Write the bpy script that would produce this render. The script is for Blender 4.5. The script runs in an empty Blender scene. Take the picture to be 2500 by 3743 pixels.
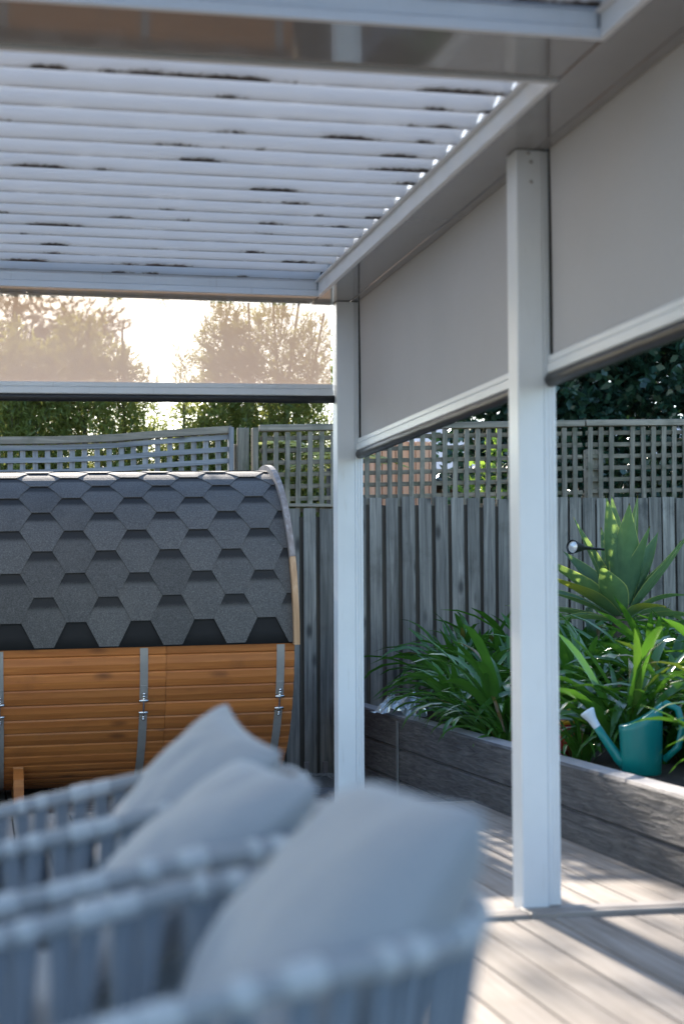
import bpy, math, random
import numpy as np
from mathutils import Vector, Matrix, Euler, noise as mnoise

random.seed(7)
rng = np.random.default_rng(7)
scene = bpy.context.scene
col = scene.collection
R = math.radians

# ------------------------------------------------------------------ camera
cam_d = bpy.data.cameras.new('camera')
cam = bpy.data.objects.new('camera', cam_d)
col.objects.link(cam)
cam_d.sensor_fit = 'VERTICAL'
cam_d.sensor_height = 36.0
cam_d.sensor_width = 24.0
cam_d.lens = 59.48
cam_d.clip_start = 0.05
cam_d.clip_end = 1500
yaw, pit, roll = R(11.93), R(2.972), R(-0.243)
f = Vector((math.sin(yaw)*math.cos(pit), math.cos(yaw)*math.cos(pit), math.sin(pit)))
r0 = Vector((math.cos(yaw), -math.sin(yaw), 0))
u0 = r0.cross(f)
r = math.cos(roll)*r0 + math.sin(roll)*u0
u = -math.sin(roll)*r0 + math.cos(roll)*u0
m = Matrix(((r.x, u.x, -f.x, 0), (r.y, u.y, -f.y, 0), (r.z, u.z, -f.z, 1.06), (0, 0, 0, 1)))
cam.matrix_world = m
cam_d.dof.use_dof = True
cam_d.dof.focus_distance = 10.6
cam_d.dof.aperture_fstop = 2.15
cam_d.dof.aperture_blades = 9
scene.camera = cam

# ------------------------------------------------------------------ world, sun, exposure
SUN_AZ, SUN_EL = R(-1.6), R(20.6)
world = bpy.data.worlds.new('World')
scene.world = world
world.use_nodes = True
wn = world.node_tree
wn.nodes.clear()
w_out = wn.nodes.new('ShaderNodeOutputWorld')
w_bg = wn.nodes.new('ShaderNodeBackground')
w_sky = wn.nodes.new('ShaderNodeTexSky')
w_sky.sky_type = 'NISHITA'
w_sky.sun_disc = False
w_sky.sun_elevation = SUN_EL
w_sky.sun_rotation = SUN_AZ
w_sky.air_density = 1.0
w_sky.dust_density = .5
w_sky.ozone_density = 2.4
w_bg.inputs['Strength'].default_value = 0.13
wn.links.new(w_sky.outputs[0], w_bg.inputs[0])
wn.links.new(w_bg.outputs[0], w_out.inputs[0])

sun_d = bpy.data.lights.new('sun', 'SUN')
sun_d.energy = 4.4
sun_d.angle = R(0.53)
sun_d.color = (1.0, 0.90, 0.78)
sun = bpy.data.objects.new('sun', sun_d)
col.objects.link(sun)
sdir = Vector((math.sin(SUN_AZ)*math.cos(SUN_EL), math.cos(SUN_AZ)*math.cos(SUN_EL), math.sin(SUN_EL)))
sun.rotation_euler = sdir.to_track_quat('Z', 'Y').to_euler()

scene.render.engine = 'CYCLES'
scene.cycles.use_denoising = True
scene.cycles.max_bounces = 10
scene.cycles.transparent_max_bounces = 16
scene.cycles.sample_clamp_indirect = 6
scene.view_settings.view_transform = 'Standard'
scene.view_settings.look = 'None'
scene.view_settings.exposure = 1.78
scene.view_settings.gamma = 1.0

# ------------------------------------------------------------------ materials
class NT:
    def __init__(s, name):
        s.m = bpy.data.materials.new(name)
        s.m.use_nodes = True
        s.t = s.m.node_tree
        s.t.nodes.clear()
        s.out = s.n('ShaderNodeOutputMaterial')

    def n(s, typ, **kw):
        x = s.t.nodes.new(typ)
        for k, v in kw.items():
            setattr(x, k, v)
        return x

    def l(s, a, b):
        s.t.links.new(a, b)

    def val(s, inp, v):
        if hasattr(v, 'is_linked') or isinstance(v, bpy.types.NodeSocket):
            s.l(v, inp)
        else:
            inp.default_value = v

    def coords(s, scale=(1, 1, 1), kind='Object', rand=True):
        tc = s.n('ShaderNodeTexCoord')
        mp = s.n('ShaderNodeMapping')
        mp.inputs['Scale'].default_value = scale
        s.l(tc.outputs[kind], mp.inputs['Vector'])
        if not rand:
            return mp.outputs[0]
        oi = s.n('ShaderNodeObjectInfo')
        ml = s.n('ShaderNodeMath', operation='MULTIPLY')
        ml.inputs[1].default_value = 137.0
        s.l(oi.outputs['Random'], ml.inputs[0])
        ad = s.n('ShaderNodeVectorMath', operation='ADD')
        s.l(mp.outputs[0], ad.inputs[0])
        s.l(ml.outputs[0], ad.inputs[1])
        return ad.outputs[0]

    def noise(s, vec, scale=5, detail=4, rough=.55, dist=0.0):
        x = s.n('ShaderNodeTexNoise')
        x.inputs['Scale'].default_value = scale
        x.inputs['Detail'].default_value = detail
        x.inputs['Roughness'].default_value = rough
        x.inputs['Distortion'].default_value = dist
        s.l(vec, x.inputs['Vector'])
        return x.outputs['Fac']

    def ramp(s, fac, stops):
        x = s.n('ShaderNodeValToRGB')
        e = x.color_ramp.elements
        while len(e) < len(stops):
            e.new(0.5)
        for i, (p, c) in enumerate(stops):
            e[i].position = p
            e[i].color = c if len(c) == 4 else (*c, 1)
        s.l(fac, x.inputs[0])
        return x.outputs[0]

    def mix(s, fac, a, b, blend='MIX'):
        x = s.n('ShaderNodeMix', data_type='RGBA', blend_type=blend)
        s.val(x.inputs[0], fac)
        for i, v in ((6, a), (7, b)):
            if isinstance(v, (tuple, list)):
                v = v if len(v) == 4 else (*v, 1)
            s.val(x.inputs[i], v)
        return x.outputs[2]

    def math(s, op, a, b=0.0, clamp=False):
        x = s.n('ShaderNodeMath', operation=op, use_clamp=clamp)
        s.val(x.inputs[0], a)
        s.val(x.inputs[1], b)
        return x.outputs[0]

    def rand(s):
        return s.n('ShaderNodeObjectInfo').outputs['Random']

    def sep(s, kind='Object'):
        tc = s.n('ShaderNodeTexCoord')
        x = s.n('ShaderNodeSeparateXYZ')
        s.l(tc.outputs[kind], x.inputs[0])
        return x.outputs

    def smooth(s, v, lo, hi):
        x = s.n('ShaderNodeMapRange', interpolation_type='SMOOTHSTEP')
        s.val(x.inputs[0], v)
        x.inputs[1].default_value = lo
        x.inputs[2].default_value = hi
        return x.outputs[0]

    def principled(s, color, rough=.5, metallic=0.0, bump=None, bump_s=.3, bump_d=.01, **kw):
        p = s.n('ShaderNodeBsdfPrincipled')
        if isinstance(color, (tuple, list)):
            color = color if len(color) == 4 else (*color, 1)
        s.val(p.inputs['Base Color'], color)
        s.val(p.inputs['Roughness'], rough)
        p.inputs['Metallic'].default_value = metallic
        for k, v in kw.items():
            s.val(p.inputs[k], v)
        if bump is not None:
            b = s.n('ShaderNodeBump')
            b.inputs['Strength'].default_value = bump_s
            b.inputs['Distance'].default_value = bump_d
            s.l(bump, b.inputs['Height'])
            s.l(b.outputs[0], p.inputs['Normal'])
        s.l(p.outputs[0], s.out.inputs[0])
        s.p = p
        return s.m


def m_plain(name, c, rough=.5, metallic=0.0, var=.08, scale=12, **kw):
    t = NT(name)
    v = t.coords()
    nz = t.noise(v, scale, 5)
    c1 = tuple(x*(1-var) for x in c)
    c2 = tuple(min(1, x*(1+var)) for x in c)
    return t.principled(t.ramp(nz, [(.3, c1), (.7, c2)]), rough, metallic, **kw)


def m_paint():
    t = NT('white_powdercoat')
    v = t.coords()
    n1 = t.noise(v, 3, 6, .6)
    n2 = t.noise(t.coords((9, 9, .8)), 6, 5, .6)
    c = t.ramp(n1, [(.25, (.63, .65, .675)), (.75, (.71, .73, .755))])
    c = t.mix(t.math('MULTIPLY', t.smooth(n2, .60, .76), .35), c, (.45, .43, .40))
    return t.principled(c, .32, bump=t.noise(v, 400, 2), bump_s=.04, bump_d=.002)


def m_louver():
    t = NT('weathered_white_louver')
    v = t.coords()
    n1 = t.noise(t.coords((.7, 6, 1)), 4, 6, .6)
    c = t.ramp(n1, [(.25, (.80, .82, .84)), (.75, (.87, .88, .89))])
    sx = t.sep()
    # litter stains creep back from the drip lip of each blade
    lip = t.smooth(sx[1], .05, .103)
    patch = t.noise(t.coords((1.0, .2, .2)), 2.3, 3, .6)
    fine = t.noise(t.coords((1, 1, 1)), 42, 5, .75)
    amt = t.math('MULTIPLY', t.smooth(patch, .45, .66), lip)
    amt = t.math('MULTIPLY', t.smooth(t.math('ADD', amt, t.math('MULTIPLY', t.math('SUBTRACT', fine, .5), 1.1)), .35, .75), t.smooth(patch, .40, .54))
    edge = t.math('MULTIPLY', t.smooth(sx[1], .090, .100), t.smooth(t.noise(t.coords((1, .1, .1)), 6, 6, .75), .30, .55))
    amt = t.math('MAXIMUM', amt, t.math('MULTIPLY', edge, .85))
    c = t.mix(amt, c, (.040, .026, .017))
    speck = t.smooth(t.noise(v, 90, 3, .7), .70, .78)
    c = t.mix(t.math('MULTIPLY', speck, .30), c, (.30, .27, .23))
    t.principled(c, .42)
    tr = t.n('ShaderNodeBsdfTranslucent')
    t.l(t.mix(.3, c, (1.0, .98, .94)), tr.inputs[0])
    mx = t.n('ShaderNodeMixShader')
    t.l(t.math('MULTIPLY', .58, t.math('SUBTRACT', 1.0, amt)), mx.inputs[0])
    t.l(t.p.outputs[0], mx.inputs[1])
    t.l(tr.outputs[0], mx.inputs[2])
    t.l(mx.outputs[0], t.out.inputs[0])
    return t.m


def m_beam():
    t = NT('glossy_grey_beam')
    v = t.coords((1, 1, 1), rand=False)
    wob = t.noise(v, 2.2, 1, .4)
    c = t.ramp(t.noise(v, 3, 4), [(.3, (.225, .22, .22)), (.7, (.255, .25, .248))])
    return t.principled(c, .09, bump=wob, bump_s=.05, bump_d=.02, **{'Coat Weight': .48, 'Coat Roughness': .04, 'Coat IOR': 1.65})


def m_fabric():
    t = NT('sunscreen_mesh_fabric')
    v = t.coords((1, 1, 1), rand=False)
    big = t.noise(v, 1.3, 3)
    weave = t.noise(v, 260, 2, .7)
    c = t.ramp(big, [(.3, (.44, .44, .465)), (.7, (.49, .485, .51))])
    c = t.mix(.12, c, t.ramp(weave, [(.35, (.25, .23, .22)), (.65, (.6, .57, .55))]))
    dif = t.n('ShaderNodeBsdfDiffuse')
    t.l(c, dif.inputs[0])
    trl = t.n('ShaderNodeBsdfTranslucent')
    trl.inputs[0].default_value = (.46, .335, .25, 1)
    mx = t.n('ShaderNodeMixShader')
    mx.inputs[0].default_value = .19
    t.l(dif.outputs[0], mx.inputs[1])
    t.l(trl.outputs[0], mx.inputs[2])
    tra = t.n('ShaderNodeBsdfTransparent')
    tra.inputs[0].default_value = (1, .92, .84, 1)
    # the woven holes close up at a grazing view
    lw = t.n('ShaderNodeLayerWeight')
    lw.inputs[0].default_value = .5
    op = t.math('MULTIPLY', t.math('SUBTRACT', 1.0, t.smooth(lw.outputs['Facing'], .10, .50)), .235)
    m2 = t.n('ShaderNodeMixShader')
    t.l(op, m2.inputs[0])
    t.l(mx.outputs[0], m2.inputs[1])
    t.l(tra.outputs[0], m2.inputs[2])
    t.l(m2.outputs[0], t.out.inputs[0])
    return t.m


def m_grain(name, cols, axis, rough=.75, knots=True, stain=None, bump=.4, var=.35, green=None):
    """long grained timber; axis = direction of the grain in object space"""
    t = NT(name)
    sc = [38, 38, 38]
    sc[axis] = 1.6
    v = t.coords(tuple(sc))
    g = t.noise(v, 1.0, 7, .62, .6)
    s2 = [9, 9, 9]
    s2[axis] = .9
    g2 = t.noise(t.coords(tuple(s2)), 1.0, 4, .55, .3)
    c = t.ramp(g, [(.28, cols[0]), (.5, cols[1]), (.72, cols[2])])
    c = t.mix(t.math('MULTIPLY', t.smooth(g2, .35, .75), .55), c, cols[0])
    rd = t.rand()
    hsv = t.n('ShaderNodeHueSaturation')
    t.l(c, hsv.inputs['Color'])
    t.l(t.math('ADD', t.math('MULTIPLY', rd, var), 1-var/2), hsv.inputs['Value'])
    c = hsv.outputs[0]
    if knots:
        s3 = [6.5, 6.5, 6.5]
        s3[axis] = 2.6
        vo = t.n('ShaderNodeTexVoronoi')
        vo.inputs['Scale'].default_value = 1.0
        t.l(t.coords(tuple(s3)), vo.inputs['Vector'])
        k = t.math('SUBTRACT', 1.0, t.smooth(t.math('ADD', vo.outputs['Distance'], t.math('MULTIPLY', g, .10)), .10, .27))
        c = t.mix(t.math('MULTIPLY', k, .8), c, tuple(x*.35 for x in cols[0]))
    if green:
        gn = t.noise(t.coords((3, 3, 3)), 1.6, 4, .6)
        c = t.mix(t.math('MULTIPLY', t.smooth(gn, .48, .72), green[3]), c, green[:3])
    if stain:
        sn = t.noise(t.coords((2.5, 2.5, 2.5)), 1.2, 5, .65)
        c = t.mix(t.math('MULTIPLY', t.smooth(sn, .5, .75), stain[3]), c, stain[:3])
    return t.principled(c, rough, bump=g, bump_s=bump, bump_d=.004)


def m_shingle():
    t = NT('asphalt_shingle')
    v = t.coords()
    gr = t.noise(v, 125, 4, .85)
    g2 = t.noise(v, 9, 4, .6)
    c = t.ramp(gr, [(.30, (.036, .035, .035)), (.52, (.096, .094, .093)), (.74, (.215, .21, .205))])
    c = t.mix(t.math('MULTIPLY', g2, .35), c, (.045, .043, .043))
    hs = t.n('ShaderNodeHueSaturation')
    t.l(c, hs.inputs['Color'])
    t.l(t.math('ADD', t.math('MULTIPLY', t.rand(), .34), .83), hs.inputs['Value'])
    dust = t.smooth(t.noise(t.coords((2, 2, 2)), 1.5, 5, .65), .48, .75)
    c = t.mix(t.math('MULTIPLY', dust, .22), hs.outputs[0], (.15, .14, .13))
    # the printed dark band across the head of each tab, fuzzy at its lower edge
    at = t.n('ShaderNodeAttribute', attribute_name='tab_v')
    jit = t.math('MULTIPLY', t.math('SUBTRACT', gr, .5), .10)
    band = t.smooth(t.math('ADD', at.outputs['Fac'], jit), .212, .246)
    c = t.mix(band, c, (.018, .018, .019))
    return t.principled(c, .85, bump=gr, bump_s=.5, bump_d=.003)


def m_metal(name, c=(.45, .45, .46), rough=.35):
    t = NT(name)
    n1 = t.noise(t.coords((60, 60, 2)), 3, 4)
    return t.principled(t.ramp(n1, [(.3, tuple(x*.75 for x in c)), (.7, c)]), rough, 1.0)


def m_sleeper():
    t = NT('woodgrain_concrete_sleeper')
    v = t.coords((26, 4.2, 44))
    g = t.noise(v, 1.2, 5, .62, .7)
    rg = t.n('ShaderNodeTexNoise', noise_type='RIDGED_MULTIFRACTAL') if False else None
    g2 = t.noise(t.coords((4, .8, 4)), 2, 5, .6, .5)
    c = t.ramp(g, [(.30, (.030, .027, .028)), (.55, (.092, .084, .085)), (.8, (.19, .172, .165))])
    c = t.mix(t.math('MULTIPLY', t.smooth(g2, .4, .75), .5), c, (.12, .105, .10))
    # upward faces of the sleeper are mixed paler
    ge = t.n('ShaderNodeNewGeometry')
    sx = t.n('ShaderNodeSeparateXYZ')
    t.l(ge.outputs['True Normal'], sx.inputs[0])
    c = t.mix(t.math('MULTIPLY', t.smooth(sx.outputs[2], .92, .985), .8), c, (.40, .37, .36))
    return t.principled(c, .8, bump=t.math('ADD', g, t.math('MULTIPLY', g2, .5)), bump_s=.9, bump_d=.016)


def m_leaf(name, c1, c2, gloss=.25, trans=.35, rough=.35, tcol=None, brown=0.0):
    t = NT(name)
    at = t.n('ShaderNodeAttribute', attribute_name='tone')
    rd = t.rand()
    fac = t.math('FRACT', t.math('ADD', at.outputs['Fac'], t.math('MULTIPLY', rd, 1.0)))
    c = t.mix(fac, c1, c2)
    if brown:
        c = t.mix(t.smooth(fac, 1-brown, 1-brown+.01), c, (.20, .12, .035))
    p = t.n('ShaderNodeBsdfPrincipled')
    t.l(c, p.inputs['Base Color'])
    p.inputs['Roughness'].default_value = rough
    p.inputs['Specular IOR Level'].default_value = gloss*2
    tr = t.n('ShaderNodeBsdfTranslucent')
    tc = t.mix(.5, c, tcol or tuple(min(1, x*2.2) for x in c2))
    t.l(tc, tr.inputs[0])
    mx = t.n('ShaderNodeMixShader')
    mx.inputs[0].default_value = trans
    t.l(p.outputs[0], mx.inputs[1])
    t.l(tr.outputs[0], mx.inputs[2])
    t.l(mx.outputs[0], t.out.inputs[0])
    return t.m


def m_agave():
    t = NT('agave_leaf')
    uv = t.sep('UV')
    e = t.math('ABSOLUTE', t.math('SUBTRACT', uv[0], .5))
    edge = t.smooth(e, .455, .49)
    nz = t.noise(t.coords((5, 5, 2)), 3, 4)
    c = t.ramp(nz, [(.3, (.085, .18, .105)), (.7, (.145, .265, .135))])
    c = t.mix(t.math('MULTIPLY', t.smooth(uv[1], .45, 1.0), .35), c, (.16, .26, .06))
    c = t.mix(edge, c, (.52, .55, .18))
    yel = t.smooth(t.rand(), .90, .92)
    c = t.mix(t.math('MULTIPLY', yel, t.smooth(uv[1], .2, .7)), c, (.40, .33, .04))
    c = t.mix(t.smooth(uv[1], .965, .985), c, (.10, .05, .02))
    p = t.n('ShaderNodeBsdfPrincipled')
    t.l(c, p.inputs['Base Color'])
    p.inputs['Roughness'].default_value = .42
    tr = t.n('ShaderNodeBsdfTranslucent')
    t.l(t.mix(.5, c, (.35, .50, .05)), tr.inputs[0])
    mx = t.n('ShaderNodeMixShader')
    mx.inputs[0].default_value = .42
    t.l(p.outputs[0], mx.inputs[1])
    t.l(tr.outputs[0], mx.inputs[2])
    t.l(mx.outputs[0], t.out.inputs[0])
    return t.m


def m_ground(name, cols, scale=8, bump=.6):
    t = NT(name)
    v = t.coords(rand=False)
    a = t.noise(v, scale, 8, .7)
    b = t.noise(v, scale*.12, 4, .6)
    c = t.ramp(a, [(.3, cols[0]), (.5, cols[1]), (.72, cols[2])])
    c = t.mix(t.math('MULTIPLY', b, .5), c, cols[0])
    return t.principled(c, .9, bump=a, bump_s=bump, bump_d=.02)


def m_paver():
    t = NT('stone_paver')
    v = t.coords((3, 9, 3))
    a = t.noise(v, 2.0, 6, .65, .6)
    b = t.noise(t.coords(), 2.0, 3)
    c = t.ramp(a, [(.3, (.10, .105, .115)), (.5, (.21, .215, .225)), (.75, (.33, .32, .31))])
    c = t.mix(t.math('MULTIPLY', t.smooth(t.rand(), .6, .95), .6), c, (.13, .10, .085))
    return t.principled(c, .8, bump=a, bump_s=.5, bump_d=.008)


def m_fabric_soft(name, c, var=.07):
    t = NT(name)
    v = t.coords()
    n1 = t.noise(v, 260, 3, .7)
    n2 = t.noise(v, 6, 4)
    cc = t.ramp(n1, [(.3, tuple(x*.88 for x in c)), (.7, tuple(x*1.08 for x in c))])
    cc = t.mix(t.math('MULTIPLY', n2, .25), cc, tuple(x*.85 for x in c))
    return t.principled(cc, .85, bump=n1, bump_s=.25, bump_d=.002, **{'Sheen Weight': .25})


def m_plastic_bag():
    t = NT('clear_plastic_film')
    v = t.coords()
    g = t.n('ShaderNodeBsdfGlossy')
    g.inputs['Roughness'].default_value = .12
    g.inputs[0].default_value = (.9, .93, .95, 1)
    d = t.n('ShaderNodeBsdfDiffuse')
    d.inputs[0].default_value = (.55, .60, .62, 1)
    tr = t.n('ShaderNodeBsdfTransparent')
    tr.inputs[0].default_value = (.85, .88, .88, 1)
    m1 = t.n('ShaderNodeMixShader')
    m1.inputs[0].default_value = .45
    t.l(d.outputs[0], m1.inputs[1])
    t.l(g.outputs[0], m1.inputs[2])
    m2 = t.n('ShaderNodeMixShader')
    t.l(t.math('ADD', t.math('MULTIPLY', t.noise(v, 14, 3), .4), .12), m2.inputs[0])
    t.l(m1.outputs[0], m2.inputs[1])
    t.l(tr.outputs[0], m2.inputs[2])
    t.l(m2.outputs[0], t.out.inputs[0])
    return t.m


def m_brick():
    t = NT('brick_wall')
    b = t.n('ShaderNodeTexBrick')
    b.inputs['Color1'].default_value = (.16, .075, .05, 1)
    b.inputs['Color2'].default_value = (.22, .11, .07, 1)
    b.inputs['Mortar'].default_value = (.25, .23, .2, 1)
    b.inputs['Scale'].default_value = 4.2
    tc = t.n('ShaderNodeTexCoord')
    mp = t.n('ShaderNodeMapping')
    mp.inputs['Rotation'].default_value = (R(90), 0, 0)
    t.l(tc.outputs['Object'], mp.inputs[0])
    t.l(mp.outputs[0], b.inputs['Vector'])
    return t.principled(b.outputs[0], .85)


M = dict(
    paint=m_paint(), louver=m_louver(), beam=m_beam(), fabric=m_fabric(),
    black=m_plain('black_vinyl', (.016, .016, .018), .42),
    gap=m_plain('blind_slit_shade', (.012, .011, .011), .8),  # black colour stands in for the shade in the guide slit
    paling=m_grain('silvered_paling', [(0.095, 0.088, 0.079), (0.252, 0.231, 0.202), (0.414, 0.374, 0.322)], 2, .85, True, (.075, .062, .050, .45), .5, .45),
    paling_back=m_grain('shaded_paling', [(0.039, 0.033, 0.028), (0.084, 0.069, 0.053), (0.134, 0.109, 0.083)], 2, .9, False, None, .5, .3),  # back boards coloured darker for the shade between the front palings
    paling_old=m_grain('lichened_paling', [(0.090, 0.085, 0.074), (0.252, 0.234, 0.202), (0.470, 0.437, 0.377)], 2, .9, False, (.05, .052, .05, .8), .7, .25),
    lattice=m_grain('trellis_timber_upright', [(0.108, 0.097, 0.077), (0.251, 0.221, 0.171), (0.410, 0.357, 0.279)], 2, .85, False, None, .4, .35, (.085, .095, .055, .7)),
    lattice_x=m_grain('trellis_timber_level', [(0.108, 0.095, 0.070), (0.251, 0.215, 0.158), (0.399, 0.341, 0.257)], 0, .85, False, None, .4, .35, (.085, .095, .05, .7)),
    lattice_pale=m_grain('trellis_timber_pale', [(.18, .185, .195), (.32, .325, .335), (.46, .46, .46)], 0, .85, True, None, .4, .25),
    lattice_pale_z=m_grain('trellis_timber_pale_upright', [(.18, .18, .185), (.30, .30, .305), (.44, .43, .42)], 2, .85, False, None, .4, .3),
    cap=m_grain('trellis_cap_timber', [(0.160, 0.137, 0.104), (0.331, 0.284, 0.221), (0.490, 0.420, 0.329)], 0, .85, False, None, .4, .2, (.12, .12, .085, .5)),
    cedar=m_grain('oiled_cedar', [(.33, .100, .022), (.43, .145, .032), (.53, .20, .050)], 0, .5, True, (.17, .06, .02, .45), .25, .30),
    trim=m_grain('weathered_trim', [(.18, .145, .13), (.29, .25, .235), (.42, .38, .36)], 2, .8, False, (.14, .12, .13, .6), .3, .25),
    trim_new=m_grain('pine_trim', [(.36, .20, .10), (.48, .29, .16), (.60, .40, .25)], 2, .7, False, None, .2, .2),
    shingle=m_shingle(), steel=m_plain('brushed_steel', (.34, .325, .31), .45, .35), chrome=m_metal('bright_steel', (.75, .75, .76), .18),
    felt=m_plain('roof_felt', (.012, .012, .013), .9),
    sleeper=m_sleeper(), channel=m_plain('galvanised_channel', (.22, .225, .235), .5, .6),
    deck=m_grain('weathered_deck_board', [(.185, .150, .120), (.295, .248, .207), (.395, .345, .298)], 1, .82, False, (.20, .155, .115, .65), .25, .42),
    deck_trim=m_grain('deck_threshold', [(.17, .145, .125), (.27, .235, .21), (.38, .34, .31)], 0, .6, False, None, .3, .15),
    dark=m_plain('dark_subframe', (.02, .018, .016), .9),
    soil=m_ground('garden_soil', [(.018, .012, .008), (.045, .032, .022), (.09, .07, .05)], 30),
    earth=m_ground('ground_earth', [(.035, .035, .018), (.075, .075, .035), (.12, .11, .06)], 6),
    sand=m_ground('jointing_sand', [(.15, .14, .125), (.25, .235, .21), (.36, .34, .31)], 60),
    paver=m_paver(), gravel=m_plain('pale_gravel', (.30, .285, .26), .85, var=.35, scale=60),
    cushion=m_fabric_soft('grey_cushion_cloth', (.265, .285, .32)), seat=m_fabric_soft('seat_cloth', (.33, .35, .38)),
    rope=m_fabric_soft('shaded_rope', (.145, .17, .205)), rail=m_fabric_soft('lit_rail_rope', (.25, .27, .30)), wrap=m_fabric_soft('skylit_rail_wrap', (.39, .415, .45)), frame=m_plain('charcoal_chair_frame', (.035, .033, .034), .45),  # same rope: strands darkened for shade, rail and wraps lightened as skylit
    clivia=m_leaf('strap_leaf', (.030, .105, .014), (.068, .185, .028), .40, .28, .27, (.14, .34, .02), .035),
    oleander=m_leaf('oleander_leaf', (.11, .165, .048), (.23, .27, .085), .30, .52, .34, (.58, .60, .14)),
    broadleaf=m_leaf('dark_broad_leaf', (.012, .040, .026), (.032, .085, .050), .40, .16, .30, (.06, .14, .03)),
    limeleaf=m_leaf('lime_leaf', (.10, .24, .03), (.20, .36, .06), .25, .5, .4, (.45, .6, .08)),
    fargum=m_leaf('far_tree_leaf', (.05, .06, .03), (.09, .095, .05), .15, .35, .5),
    palm=m_leaf('palm_leaflet', (.30, .33, .08), (.50, .50, .16), .3, .4, .4),
    agave=m_agave(), bark=m_plain('bark', (.10, .082, .066), .9, var=.4, scale=20),
    teal=m_plain('teal_plastic', (.004, .20, .185), .32, var=.04), pale=m_plain('pale_plastic', (.66, .70, .76), .4, var=.04),
    red=m_plain('red_plastic', (.38, .018, .014), .4, var=.1), yellow=m_plain('yellow_plastic', (.65, .36, .03), .4),
    lens=m_plain('lamp_glass', (.75, .78, .8), .12, .3), bag=m_plastic_bag(),
    orange=m_grain('terracotta_slat', [(.62, .27, .14), (.80, .40, .23), (.90, .54, .36)], 2, .7, False, None, .2, .3),
    brick=m_brick(), roofing=m_plain('grey_roof_sheet', (.30, .33, .36), .5, var=.06), fascia=m_plain('dark_fascia', (.03, .032, .035), .5),
    render=m_plain('cream_render', (.5, .48, .45), .8),
)


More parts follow.
